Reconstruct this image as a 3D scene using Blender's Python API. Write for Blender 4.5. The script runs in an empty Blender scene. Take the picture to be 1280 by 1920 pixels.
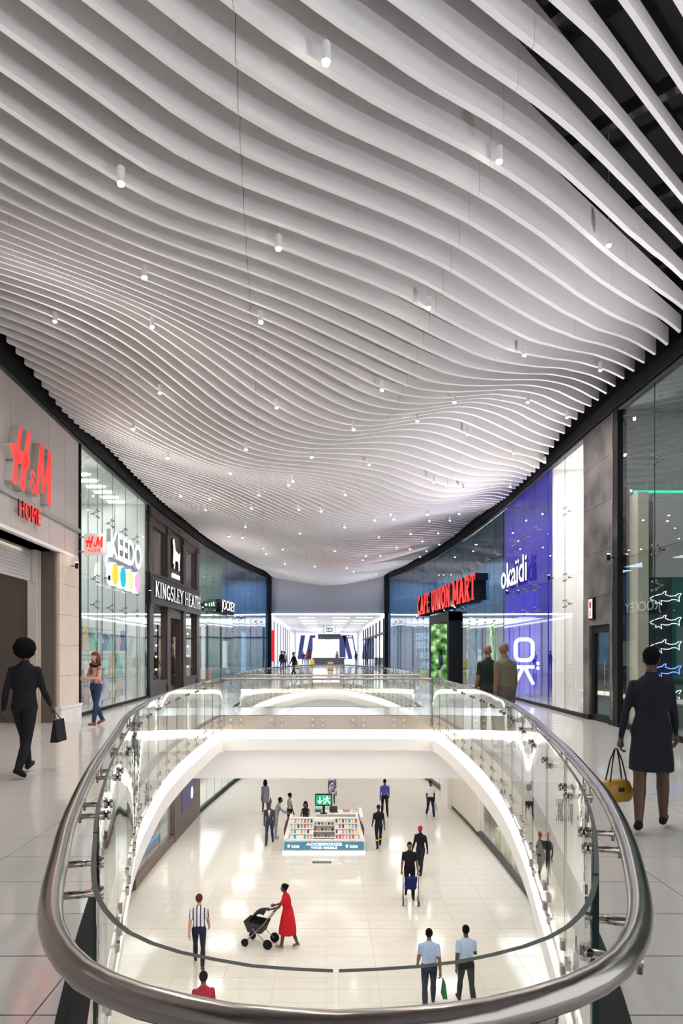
import bpy, bmesh, math, random
import numpy as np
from mathutils import Vector, Matrix
from mathutils.geometry import delaunay_2d_cdt

S = bpy.context.scene
COL = S.collection
random.seed(7)

# ------------------------------------------------------------------ camera, world, exposure
CAM_Z = 1.65
cam_d = bpy.data.cameras.new('camera')
cam = bpy.data.objects.new('camera', cam_d)
COL.objects.link(cam)
cam.location = (0, 0, CAM_Z)
cam.rotation_euler = (math.pi / 2, 0, 0)
cam_d.sensor_width = 36
cam_d.lens = 24
cam_d.shift_x = 29 / 1920
cam_d.shift_y = 262 / 1920
cam_d.clip_start = 0.05
cam_d.clip_end = 300
S.camera = cam

world = bpy.data.worlds.new('world')
S.world = world
world.use_nodes = True
world.node_tree.nodes['Background'].inputs[0].default_value = (0.93, 0.95, 1.0, 1)
world.node_tree.nodes['Background'].inputs[1].default_value = 1.5

S.view_settings.view_transform = 'Standard'
S.view_settings.look = 'None'
S.view_settings.exposure = 0.47
S.view_settings.gamma = 1.0
S.view_settings.use_curve_mapping = False
S.cycles.max_bounces = 5
S.cycles.diffuse_bounces = 3
S.cycles.glossy_bounces = 2
S.cycles.transmission_bounces = 2
S.cycles.transparent_max_bounces = 20
S.cycles.caustics_reflective = False
S.cycles.caustics_refractive = False
S.cycles.sample_clamp_indirect = 4.0
S.cycles.use_light_tree = True
S.cycles.use_adaptive_sampling = True
S.cycles.adaptive_threshold = 0.1
S.cycles.adaptive_min_samples = 8

PENDANT_W = 45.0      # spot light in each pendant
COVE_E = 2.8          # void edge light strips
LOWER_W = 12.0       # lower mall ceiling panels
SHOP_K = 0.55          # shop interior lights multiplier
UP_W = 345.0          # uplighters added along the shopfronts to brighten the slats

def area_light(name, loc, rot, sx, sy, power, color=(1, .97, .93), spread=math.pi):
    d = bpy.data.lights.new(name, 'AREA')
    d.shape = 'RECTANGLE'; d.size = sx; d.size_y = sy; d.energy = power; d.color = color; d.spread = spread
    o = bpy.data.objects.new(name, d); COL.objects.link(o)
    o.location = loc; o.rotation_euler = rot
    return o

# ------------------------------------------------------------------ materials
MATS = {}
def mat(name, col=(.8, .8, .8), rough=.5, metal=0.0, emit=0.0, ecol=None, noise=0.0, nscale=8.0, spec=.5, coat=0.0):
    if name in MATS: return MATS[name]
    m = bpy.data.materials.new(name); m.use_nodes = True
    nt = m.node_tree; b = nt.nodes['Principled BSDF']
    b.inputs['Base Color'].default_value = (*col, 1)
    b.inputs['Roughness'].default_value = rough
    b.inputs['Metallic'].default_value = metal
    b.inputs['Specular IOR Level'].default_value = spec
    if coat: b.inputs['Coat Weight'].default_value = coat
    if emit:
        b.inputs['Emission Color'].default_value = (*(ecol or col), 1)
        b.inputs['Emission Strength'].default_value = emit
    if noise:
        tc = nt.nodes.new('ShaderNodeTexCoord'); nz = nt.nodes.new('ShaderNodeTexNoise')
        nz.inputs['Scale'].default_value = nscale; nz.inputs['Detail'].default_value = 5
        rp = nt.nodes.new('ShaderNodeValToRGB')
        rp.color_ramp.elements[0].position = .3; rp.color_ramp.elements[1].position = .7
        rp.color_ramp.elements[0].color = (*[max(0, c * (1 - noise)) for c in col], 1)
        rp.color_ramp.elements[1].color = (*[min(1, c * (1 + noise)) for c in col], 1)
        nt.links.new(tc.outputs['Object'], nz.inputs['Vector'])
        nt.links.new(nz.outputs['Fac'], rp.inputs['Fac'])
        nt.links.new(rp.outputs['Color'], b.inputs['Base Color'])
    MATS[name] = m
    return m

def glass_mat(name, tint=(.93, .97, .955), f0=.05, gain=1.0):
    if name in MATS: return MATS[name]
    m = bpy.data.materials.new(name); m.use_nodes = True
    nt = m.node_tree; nt.nodes.clear()
    out = nt.nodes.new('ShaderNodeOutputMaterial'); mix = nt.nodes.new('ShaderNodeMixShader')
    tr = nt.nodes.new('ShaderNodeBsdfTransparent'); gl = nt.nodes.new('ShaderNodeBsdfGlossy')
    tr.inputs[0].default_value = (*tint, 1)
    gl.inputs['Color'].default_value = (.95, .98, .97, 1); gl.inputs['Roughness'].default_value = 0.0
    lw = nt.nodes.new('ShaderNodeLayerWeight'); lw.inputs['Blend'].default_value = .5
    pw = nt.nodes.new('ShaderNodeMath'); pw.operation = 'POWER'; pw.inputs[1].default_value = 5.0
    ma = nt.nodes.new('ShaderNodeMath'); ma.operation = 'MULTIPLY_ADD'
    ma.inputs[1].default_value = (1 - f0) * gain; ma.inputs[2].default_value = f0
    nt.links.new(lw.outputs['Facing'], pw.inputs[0]); nt.links.new(pw.outputs[0], ma.inputs[0])
    nt.links.new(ma.outputs[0], mix.inputs[0]); nt.links.new(tr.outputs[0], mix.inputs[1]); nt.links.new(gl.outputs[0], mix.inputs[2])
    nt.links.new(mix.outputs[0], out.inputs[0])
    MATS[name] = m
    return m

def stripe_mat(name, c1, c2, scale, axis='X', rough=.8):
    if name in MATS: return MATS[name]
    m = mat(name, c1, rough); nt = m.node_tree; b = nt.nodes['Principled BSDF']
    tc = nt.nodes.new('ShaderNodeTexCoord'); wv = nt.nodes.new('ShaderNodeTexWave')
    wv.bands_direction = axis; wv.inputs['Scale'].default_value = scale
    rp = nt.nodes.new('ShaderNodeValToRGB'); rp.color_ramp.interpolation = 'CONSTANT'
    rp.color_ramp.elements[0].color = (*c1, 1); rp.color_ramp.elements[1].position = .68; rp.color_ramp.elements[1].color = (*c2, 1)
    nt.links.new(tc.outputs['Object'], wv.inputs['Vector']); nt.links.new(wv.outputs['Fac'], rp.inputs['Fac'])
    nt.links.new(rp.outputs['Color'], b.inputs['Base Color'])
    return m

def blotch_mat(name, cols, scale, rough=.8, emit=0.0, detail=2.0):
    if name in MATS: return MATS[name]
    m = mat(name, cols[0], rough); nt = m.node_tree; b = nt.nodes['Principled BSDF']
    tc = nt.nodes.new('ShaderNodeTexCoord'); nz = nt.nodes.new('ShaderNodeTexNoise')
    nz.inputs['Scale'].default_value = scale; nz.inputs['Detail'].default_value = detail
    rp = nt.nodes.new('ShaderNodeValToRGB'); e = rp.color_ramp.elements
    for i, c in enumerate(cols):
        p = .32 + .36 * i / max(1, len(cols) - 1)
        if i == 0: e[0].position = p; e[0].color = (*c, 1)
        elif i == len(cols) - 1: e[-1].position = p; e[-1].color = (*c, 1)
        else:
            k = e.new(p); k.color = (*c, 1)
    nt.links.new(tc.outputs['Object'], nz.inputs['Vector']); nt.links.new(nz.outputs['Fac'], rp.inputs['Fac'])
    nt.links.new(rp.outputs['Color'], b.inputs['Base Color'])
    if emit:
        nt.links.new(rp.outputs['Color'], b.inputs['Emission Color']); b.inputs['Emission Strength'].default_value = emit
    return m

SLAT = mat('slat_paint', (.86, .835, .83), .55)
TILE = mat('porcelain_tile', (.60, .575, .56), .09, noise=.03, nscale=1.3)
TILE2 = mat('pale_porcelain_tile', (.74, .70, .635), .11, noise=.03, nscale=1.3)
GROUT = mat('grout', (.16, .15, .15), .7)
GROUT2 = mat('pale_grout', (.42, .39, .35), .7)
WHITE = mat('white_paint', (.86, .84, .82), .5)
CREAM = mat('cream_paint', (.82, .74, .64), .5)
BLACK = mat('black_metal', (.010, .010, .012), .55, spec=.15)
PLEN = mat('black_plenum', (.008, .008, .009), .9)
DKGREY = mat('dark_grey_paint', (.05, .05, .055), .5)
STEEL = mat('brushed_steel', (.36, .325, .30), .2, 1.0)
CHROME = mat('polished_steel', (.40, .36, .32), .2, 1.0)
GLASS = glass_mat('clear_glass')
BGLASS = glass_mat('balustrade_glass', (.95, .975, .96), .04)
GEDGE = mat('glass_edge', (.008, .03, .026), .4, spec=.25)
LEDW = mat('warm_light_strip', (1, .95, .86), .5, emit=COVE_E)
LEDC = mat('white_light_strip', (1, .98, .95), .5, emit=5.0)
LAMPE = mat('lamp_lens', (1, .93, .8), .5, emit=60.0)

# ------------------------------------------------------------------ object helpers
XF = {}
def reg(o, M): XF[o.name] = M
def wm(o): return XF[o.name]

def thing(name, label, cat, loc=(0, 0, 0), rz=0.0, group=None):
    o = bpy.data.objects.new(name, None); COL.objects.link(o)
    o.empty_display_size = .1
    o.location = loc; o.rotation_euler = (0, 0, rz)
    o['label'] = label; o['category'] = cat
    if group: o['group'] = group
    reg(o, Matrix.Translation(loc) @ Matrix.Rotation(rz, 4, 'Z'))
    return o

def tag(o, label, cat, group=None):
    o['label'] = label; o['category'] = cat
    if group: o['group'] = group
    return o

def sroot(name, loc=(0, 0, 0)):
    o = bpy.data.objects.new(name, None); COL.objects.link(o); o.empty_display_size = .1
    o.location = loc; o['kind'] = 'structure'
    reg(o, Matrix.Translation(loc))
    return o

class MB:
    def __init__(s): s.v = []; s.f = []; s.m = []; s.mats = []
    def mi(s, m):
        if m not in s.mats: s.mats.append(m)
        return s.mats.index(m)
    def add(s, verts, faces, m):
        b = len(s.v); s.v += [tuple(p) for p in verts]; k = s.mi(m)
        for f in faces: s.f.append(tuple(b + i for i in f)); s.m.append(k)
        return s
    def box(s, x0, x1, y0, y1, z0, z1, m):
        v = [(x0,y0,z0),(x1,y0,z0),(x1,y1,z0),(x0,y1,z0),(x0,y0,z1),(x1,y0,z1),(x1,y1,z1),(x0,y1,z1)]
        return s.add(v, [(0,3,2,1),(4,5,6,7),(0,1,5,4),(1,2,6,5),(2,3,7,6),(3,0,4,7)], m)
    def slab(s, p0, p1, n, th, z0, z1, m, medge=None):
        """box standing on the segment p0-p1 (xy), thickness th along unit n"""
        a = Vector((*p0, 0)); b = Vector((*p1, 0)); o = Vector((n[0], n[1], 0)) * th
        q = [a, b, b + o, a + o]
        v = [(p.x, p.y, z0) for p in q] + [(p.x, p.y, z1) for p in q]
        fs = [(0,1,5,4)] if medge else [(0,1,5,4),(2,3,7,6)]; es = [(0,3,2,1),(4,5,6,7),(1,2,6,5),(3,0,4,7)]
        s.add(v, fs, m); b0 = len(s.v) - 8; k = s.mi(medge or m)
        for f in es: s.f.append(tuple(b0 + i for i in f)); s.m.append(k)
        return s
    def prism(s, poly, f, m, mside=None):
        """poly: 2d list; f(x,y,t)->3d point; t 0 back, 1 front; ends filled"""
        n = len(poly); b = len(s.v)
        s.v += [tuple(f(x, y, 0)) for x, y in poly] + [tuple(f(x, y, 1)) for x, y in poly]
        k = s.mi(m); ks = s.mi(mside or m)
        s.f.append(tuple(b + i for i in range(n))[::-1]); s.m.append(ks)
        s.f.append(tuple(b + n + i for i in range(n))); s.m.append(k)
        for i in range(n):
            j = (i + 1) % n
            s.f.append((b + i, b + j, b + n + j, b + n + i)); s.m.append(ks)
        return s
    def tube(s, path, r, n, m, closed=False, caps=True):
        P = [Vector(p) for p in path]; N = len(P); rings = []
        rr = r if isinstance(r, (list, tuple)) else [r] * N
        up = Vector((0, 0, 1)); prev = None
        for i in range(N):
            if closed: t = P[(i + 1) % N] - P[i - 1]
            else: t = P[min(i + 1, N - 1)] - P[max(i - 1, 0)]
            if t.length < 1e-9: t = Vector((0, 0, 1))
            t.normalize()
            if prev is None:
                a = up.cross(t)
                if a.length < .05: a = Vector((1, 0, 0)).cross(t)
            else:
                a = prev - t * prev.dot(t)
                if a.length < 1e-4: a = up.cross(t)
            a.normalize(); prev = a; c = t.cross(a)
            rings.append([P[i] + (a * math.cos(w) + c * math.sin(w)) * rr[i] for w in [2 * math.pi * k / n for k in range(n)]])
        b = len(s.v); k = s.mi(m)
        for R in rings: s.v += [tuple(p) for p in R]
        for i in range(N if closed else N - 1):
            j = (i + 1) % N
            for q in range(n):
                q2 = (q + 1) % n
                s.f.append((b + i * n + q, b + i * n + q2, b + j * n + q2, b + j * n + q)); s.m.append(k)
        if caps and not closed:
            s.f.append(tuple(b + q for q in range(n))[::-1]); s.m.append(k)
            s.f.append(tuple(b + (N - 1) * n + q for q in range(n))); s.m.append(k)
        return s
    def lathe(s, prof, n, m, c=(0, 0, 0)):
        b = len(s.v); k = s.mi(m); N = len(prof)
        for r, z in prof:
            for q in range(n):
                w = 2 * math.pi * q / n
                s.v.append((c[0] + r * math.cos(w), c[1] + r * math.sin(w), c[2] + z))
        for i in range(N - 1):
            for q in range(n):
                q2 = (q + 1) % n
                s.f.append((b + i*n + q, b + i*n + q2, b + (i+1)*n + q2, b + (i+1)*n + q)); s.m.append(k)
        s.f.append(tuple(b + q for q in range(n))[::-1]); s.m.append(k)
        s.f.append(tuple(b + (N-1)*n + q for q in range(n))); s.m.append(k)
        return s
    def ball(s, c, r, m, nu=12, nv=8, rot=None):
        rx, ry, rz = r if isinstance(r, (tuple, list)) else (r, r, r)
        b = len(s.v); k = s.mi(m); c = Vector(c)
        for j in range(1, nv):
            th = math.pi * j / nv
            for i in range(nu):
                ph = 2 * math.pi * i / nu
                p = Vector((rx * math.sin(th) * math.cos(ph), ry * math.sin(th) * math.sin(ph), rz * math.cos(th)))
                if rot is not None: p = rot @ p
                s.v.append(tuple(c + p))
        tp = Vector((0, 0, rz)); bt = Vector((0, 0, -rz))
        if rot is not None: tp = rot @ tp; bt = rot @ bt
        s.v.append(tuple(c + tp)); s.v.append(tuple(c + bt)); T = len(s.v) - 2; B = T + 1
        for j in range(nv - 2):
            for i in range(nu):
                i2 = (i + 1) % nu
                s.f.append((b + j*nu + i, b + (j+1)*nu + i, b + (j+1)*nu + i2, b + j*nu + i2)); s.m.append(k)
        for i in range(nu):
            i2 = (i + 1) % nu
            s.f.append((T, b + i, b + i2)); s.m.append(k)
            s.f.append((B, b + (nv-2)*nu + i2, b + (nv-2)*nu + i)); s.m.append(k)
        return s
    def mesh(s, name, smooth=False):
        me = bpy.data.meshes.new(name); me.from_pydata(s.v, [], s.f); me.update()
        for m in s.mats: me.materials.append(m)
        me.polygons.foreach_set('material_index', s.m)
        if smooth: me.polygons.foreach_set('use_smooth', [True] * len(s.f))
        return me
    def build(s, name, parent=None, world=False, smooth=False, kind=None):
        return link(name, s.mesh(name, smooth), parent, world, kind)

def link(name, me, parent=None, world=False, kind=None, loc=None, rz=0):
    o = bpy.data.objects.new(name, me); COL.objects.link(o)
    if parent is not None:
        o.parent = parent
        if world: o.matrix_parent_inverse = wm(parent).inverted()
        reg(o, wm(parent) if not world else Matrix.Identity(4))
    else: reg(o, Matrix.Identity(4))
    if loc is not None:
        o.location = loc; o.rotation_euler = (0, 0, rz)
    if kind: o['kind'] = kind
    return o

def copy_thing(root, loc, rz=0.0, label=None, group=None):
    def cp(o, par):
        c = o.copy(); COL.objects.link(c); c.parent = par
        for ch in list(o.children): cp(ch, c)
        return c
    r = cp(root, None)
    r.location = loc; r.rotation_euler = (0, 0, rz)
    if label: r['label'] = label
    if group: r['group'] = group
    reg(r, Matrix.Translation(loc) @ Matrix.Rotation(rz, 4, 'Z'))
    return r

def in_poly(p, poly):
    x, y = p; c = False; j = len(poly) - 1
    for i in range(len(poly)):
        xi, yi = poly[i]; xj, yj = poly[j]
        if (yi > y) != (yj > y) and x < (xj - xi) * (y - yi) / (yj - yi) + xi: c = not c
        j = i
    return c

def fill(outer, holes):
    """triangulated polygon with holes -> verts2d, faces"""
    vs = [Vector(p) for p in outer]; es = [(i, (i + 1) % len(outer)) for i in range(len(outer))]
    for h in holes:
        b = len(vs); vs += [Vector(p) for p in h]; es += [(b + i, b + (i + 1) % len(h)) for i in range(len(h))]
    V, E_, Fc, *_ = delaunay_2d_cdt(vs, es, [], 0, 1e-5)
    out = []
    for f in Fc:
        c = (sum(V[i].x for i in f) / len(f), sum(V[i].y for i in f) / len(f))
        if in_poly(c, outer) and not any(in_poly(c, h) for h in holes):
            a = sum(V[f[i]].x * V[f[(i+1) % len(f)]].y - V[f[(i+1) % len(f)]].x * V[f[i]].y for i in range(len(f)))
            out.append(tuple(f) if a > 0 else tuple(f)[::-1])
    return [(v.x, v.y) for v in V], out

def spline(P, step, closed=False):
    P = [Vector(p) for p in P]; out = []; N = len(P)
    for i in range(N if closed else N - 1):
        g = (lambda k: P[k % N]) if closed else (lambda k: P[min(max(k, 0), N - 1)])
        p0, p1, p2, p3 = g(i - 1), g(i), g(i + 1), g(i + 2)
        n = max(1, int((p2 - p1).length / step))
        for k in range(n):
            t = k / n
            out.append(.5 * ((2 * p1) + (p2 - p0) * t + (2*p0 - 5*p1 + 4*p2 - p3) * t*t + (3*p1 - p0 - 3*p2 + p3) * t**3))
    if not closed: out.append(P[-1])
    return out

def resample(P, step, closed=True):
    Q = list(P) + ([P[0]] if closed else [])
    L = [0]
    for i in range(1, len(Q)): L.append(L[-1] + (Q[i] - Q[i-1]).length)
    n = max(3, round(L[-1] / step)); out = []; j = 0
    for k in range(n if closed else n + 1):
        d = L[-1] * k / n
        while j < len(L) - 2 and L[j + 1] < d: j += 1
        t = (d - L[j]) / max(1e-9, L[j + 1] - L[j])
        out.append(Q[j].lerp(Q[j + 1], t))
    return out

def offset(P, d):
    """closed counter-clockwise 2d loop offset outwards by d"""
    n = len(P); out = []
    for i in range(n):
        t = (P[(i + 1) % n] - P[i - 1]).normalized()
        out.append(P[i] + Vector((t.y, -t.x)) * d)
    return out

# ------------------------------------------------------------------ plan of the hall
RY = [-14, 0, 6, 12, 15, 17, 21, 26, 31, 36, 40.5, 45, 50]
RX = [5.6, 6.15, 6.4, 6.47, 6.42, 6.42, 6.5, 6.6, 6.55, 6.35, 5.98, 5.4, 4.4]
LY = [-14, 0, 6, 12.6, 17.3, 25, 33.5, 41, 46, 50]
LX = [-5.3, -5.65, -5.85, -6.05, -6.26, -6.4, -6.2, -5.55, -4.85, -4.12]
def smooth_curve(ys, xs):
    y2 = np.linspace(ys[0], ys[-1], 400); x2 = np.interp(y2, ys, xs)
    k = np.ones(15) / 15; xp = np.pad(x2, 7, mode='edge'); x2 = np.convolve(xp, k, 'valid')
    return y2, x2
_ry, _rx = smooth_curve(RY, RX); _ly, _lx = smooth_curve(LY, LX)
def XR(y): return float(np.interp(y, _ry, _rx))
def XL(y): return float(np.interp(y, _ly, _lx))
def WX(side, y): return XR(y) if side > 0 else XL(y)
def wp(side, y, off=0.0): return (WX(side, y) + side * off, y)
FAR_Y = 50.0
LOW_Z = -6.25

# edge of the near opening in the upper floor (counter-clockwise, metres)
G_R = [(.02,1.335),(.26,1.365),(.42,1.43),(.53,1.50),(.61,1.57),(.68,1.66),(.74,1.76),(.81,1.90),(.91,2.15),(1.04,2.5),(1.18,2.93),(1.32,3.42),(1.47,4.05),(1.63,4.77),(1.82,5.72),(2.07,6.95),(2.25,8.0),(2.44,9.3),(2.62,11.2),(2.76,14.1),(2.79,16.7),(2.70,17.42),(2.42,17.62)]
G_L = [(-2.35,17.62),(-2.62,17.42),(-2.70,16.7),(-2.68,13.6),(-2.57,11.0),(-2.37,9.2),(-2.18,7.85),(-2.0,6.95),(-1.83,6.25),(-1.55,5.02),(-1.33,4.07),(-1.14,3.33),(-.98,2.75),(-.84,2.31),(-.74,2.0),(-.66,1.79),(-.58,1.65),(-.50,1.54),(-.42,1.475),(-.31,1.41),(-.14,1.35)]
VOID1 = [Vector((p.x, p.y)) for p in resample([Vector((p.x, p.y)) for p in spline(G_R + G_L, .12, True)], .09)]
MIRY = 38.05
VOID2 = [Vector((p.x, MIRY - p.y)) for p in VOID1][::-1]
VOIDS = [VOID1, VOID2]
# ------------------------------------------------------------------ floors
def tile_field(root, x0, dx, y0, dy, xr, yr, holes, m, gm, zt, keep, order, name):
    """tiles as single parts (the nearest `keep` in view) and the rest joined"""
    gap = .0035; th = .006
    cells = []
    i0 = math.floor((xr[0] - x0) / dx); i1 = math.ceil((xr[1] - x0) / dx)
    j0 = math.floor((yr[0] - y0) / dy); j1 = math.ceil((yr[1] - y0) / dy)
    hp = [[(p.x, p.y) for p in h] for h in holes]
    hb = [(min(p[0] for p in h), max(p[0] for p in h), min(p[1] for p in h), max(p[1] for p in h)) for h in hp]
    hv = [np.array(h) for h in hp]
    for j in range(j0, j1):
        for i in range(i0, i1):
            a, b = x0 + i * dx + gap, x0 + (i + 1) * dx - gap
            c, d = y0 + j * dy + gap, y0 + (j + 1) * dy - gap
            cut = None; skip = False
            for k, h in enumerate(hp):
                if b < hb[k][0] or a > hb[k][1] or d < hb[k][2] or c > hb[k][3]: continue
                cs = [in_poly(q, h) for q in ((a, c), (b, c), (b, d), (a, d))]
                inside = ((hv[k][:, 0] > a) & (hv[k][:, 0] < b) & (hv[k][:, 1] > c) & (hv[k][:, 1] < d)).any()
                if all(cs) and not inside: skip = True
                elif any(cs) or inside: cut = h
            if not skip: cells.append((a, b, c, d, cut))
    cells.sort(key=order)
    full = MB().box(0, dx - 2 * gap, 0, dy - 2 * gap, zt - th, zt, m).mesh(name)
    rest = MB(); n = 0
    for a, b, c, d, cut in cells:
        if cut is None:
            if n < keep:
                o = bpy.data.objects.new(name, full); COL.objects.link(o); o.parent = root; o.location = (a, c, 0); n += 1
            else: rest.box(a, b, c, d, zt - th, zt, m)
        else:
            V, Fc = fill([(a, c), (b, c), (b, d), (a, d)], [cut]) if not all_in(cut, a, b, c, d) else ([], [])
            if not Fc: continue
            used = sorted({i for f in Fc for i in f}); mp = {u: k for k, u in enumerate(used)}
            vv = [(V[u][0], V[u][1], zt) for u in used]
            if n < keep:
                MB().add(vv, [tuple(mp[i] for i in f) for f in Fc], m).build(name, root); n += 1
            else: rest.add(vv, [tuple(mp[i] for i in f) for f in Fc], m)
    if rest.v: rest.build(name + '_field', root, kind='stuff')

def all_in(cut, a, b, c, d): return False

floor = sroot('floor')
HOLE1 = [offset(v, .14) for v in VOIDS]
V, Fc = fill([(-12, -14), (12, -14), (12, 112), (-12, 112)], [[(p.x, p.y) for p in offset(v, .01)] for v in VOIDS])
MB().add([(x, y, -.005) for x, y in V], Fc, GROUT).build('screed', floor)
tile_field(floor, -1.33, 1.245, 3.10, .60, (-7.2, 7.3), (-4, 50), HOLE1, TILE, GROUT, 0.0, 300,
           lambda q: (q[3] < .3) * 1000 + (abs((q[0] + q[1]) / 2) > .62 * (q[2] + q[3]) / 2 + .9) * 300 + (q[2] + q[3]) / 2, 'floor_tile')
MB().add([(-12, 50, 0), (12, 50, 0), (12, 112, 0), (-12, 112, 0)], [(0, 1, 2, 3)], TILE).build('corridor_tiling', floor)

floor2 = sroot('floor_lower', (0, 0, LOW_Z))
MB().add([(-12, -14, -.005), (12, -14, -.005), (12, 58, -.005), (-12, 58, -.005)], [(0, 1, 2, 3)], GROUT2).build('screed', floor2)
tile_field(floor2, 0.0, 1.24, 2.98, .59, (-7.4, 7.4), (6, 50), [], TILE2, GROUT2, 0.0, 300,
           lambda q: (q[2] < 11.5) * 1000 + (abs((q[0] + q[1]) / 2) > .26 * (q[2] + q[3]) / 2 + .5) * 300 + (q[2] + q[3]) / 2, 'floor_tile')
# recessed grille in the lower floor
gr = MB().box(-.36, .36, -.11, .11, 0, .012, DKGREY)
for k in range(9): gr.box(-.34 + k * .077, -.30 + k * .077, -.09, .09, .012, .018, STEEL)
tag(gr.build('floor_grille'), 'small dark metal grille set in the pale floor before the kiosk', 'grille').location = (-.15, 25.6, LOW_Z)

# ------------------------------------------------------------------ lower ceiling, bulkhead, void edges
ceil2 = sroot('ceiling_lower')
V, Fc = fill([(-7.6, -14), (7.6, -14), (7.6, 56), (-7.6, 56)], [[(p.x, p.y) for p in v] for v in VOIDS])
MB().add([(x, y, -.90) for x, y in V], [f[::-1] for f in Fc], WHITE).build('soffit', ceil2)
MB().box(-7.4, 7.4, 17.78, 20.28, -1.65, -.905, WHITE).build('bulkhead', ceil2)

SLABE = mat('slab_edge_paint', (.55, .46, .39), .55)
for k, vd in enumerate(VOIDS):
    tr = sroot('trim_%d' % (k + 1))
    n = len(vd)
    def ring(A, za, B, zb_, m, name):
        vs = [(p.x, p.y, za) for p in A] + [(p.x, p.y, zb_) for p in B]
        MB().add(vs, [(i, (i + 1) % n, n + (i + 1) % n, n + i) for i in range(n)], m).build(name, tr)
    ring(offset(vd, .14), .002, vd, .002, BLACK, 'edge_plate')
    ring(vd, .002, vd, -.36, SLABE, 'slab_edge')
    ring(offset(vd, .03), -.36, offset(vd, .03), -.56, LEDW, 'light_strip')
    ring(vd, -.36, offset(vd, .03), -.36, WHITE, 'strip_recess')
    ring(offset(vd, .03), -.56, offset(vd, -.03), -.60, WHITE, 'fascia_ledge')
    ring(offset(vd, -.03), -.60, vd, -.90, WHITE, 'fascia')

# deep white beam face closing the far end of the near opening is the bulkhead; end wall of the lower mall
wl = sroot('wall_lower')
MB().box(-12, 12, 56, 56.2, LOW_Z, -.9, WHITE).build('end_wall', wl)

# ------------------------------------------------------------------ balustrades
def balustrade(vd, label, hi):
    c = min(vd, key=lambda p: p.y) if hi else max(vd, key=lambda p: p.y)
    root = thing('glass_balustrade', label, 'balustrade', (c.x, c.y, 0))
    gl = resample(offset(vd, -.055), .0875); n = len(gl)
    per = 12; npan = n // per
    go = offset(gl, .0075); gi = offset(gl, -.0075)
    stud = MB()
    stud.tube([(0, 0, 0), (0, .05, 0)], .012, 8, CHROME)
    stud.box(-.028, .028, -.022, 0, -.028, .028, CHROME)
    stud = stud.mesh('standoff')
    br = MB()
    br.tube([(0, -.03, 0), (0, .125, 0)], .0125, 10, CHROME)
    br.tube([(0, .115, -.03), (0, .115, .085)], .008, 8, CHROME)
    br.tube([(0, -.03, 0), (0, -.012, 0)], .024, 12, CHROME)
    br = br.mesh('rail_bracket', True)
    for k in range(npan):
        i0 = k * per; i1 = n if k == npan - 1 else (k + 1) * per
        idx = [i % n for i in range(i0, i1 + 1)]
        A = [go[i].copy() for i in idx]; B = [gi[i].copy() for i in idx]
        for Q in (A, B):
            Q[0] = Q[0] + (Q[1] - Q[0]).normalized() * .006; Q[-1] = Q[-1] + (Q[-2] - Q[-1]).normalized() * .006
        mb = MB(); m = len(A); z0, z1 = -.30, 1.0
        vs = [(p.x, p.y, z0) for p in A] + [(p.x, p.y, z1) for p in A] + [(p.x, p.y, z0) for p in B] + [(p.x, p.y, z1) for p in B]
        fg = [(2*m + j + 1, 2*m + j, 3*m + j, 3*m + j + 1) for j in range(m - 1)]
        fe = [(m + j, m + j + 1, 3*m + j + 1, 3*m + j) for j in range(m - 1)] + [(j + 1, j, 2*m + j, 2*m + j + 1) for j in range(m - 1)]
        fe += [(0, m, 3*m, 2*m), (m - 1, 3*m - 1, 4*m - 1, 2*m - 1)]
        mb.add(vs, fg, BGLASS); kk = mb.mi(GEDGE)
        for f in fe: mb.f.append(f); mb.m.append(kk)
        o = mb.build('glass_panel', root, world=True)
        for fr in (.16, .84):
            q = idx[int(fr * (len(idx) - 1))]
            t = (gl[(q + 1) % n] - gl[q - 1]).normalized(); a = math.atan2(t.y, t.x)
            for z in (-.10, -.25):
                s_ = bpy.data.objects.new('standoff', stud); COL.objects.link(s_); s_.parent = root
                s_.matrix_parent_inverse = wm(root).inverted(); s_.location = (gl[q].x, gl[q].y, z); s_.rotation_euler = (0, 0, a + math.pi)
            b_ = bpy.data.objects.new('rail_bracket', br); COL.objects.link(b_); b_.parent = root
            b_.matrix_parent_inverse = wm(root).inverted(); b_.location = (gl[q].x, gl[q].y, .84); b_.rotation_euler = (0, 0, a + math.pi)
    rl = resample(offset(vd, .06), .10)
    MB().tube([(p.x, p.y, .945) for p in rl], .033, 16, STEEL, closed=True).build('handrail', root, world=True, smooth=True)
    return root
balustrade(VOID1, 'curved glass balustrade with steel handrail around the opening above the kiosk', True)
balustrade(VOID2, 'farther curved glass balustrade with steel handrail beyond the floor bridge', False)

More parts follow.
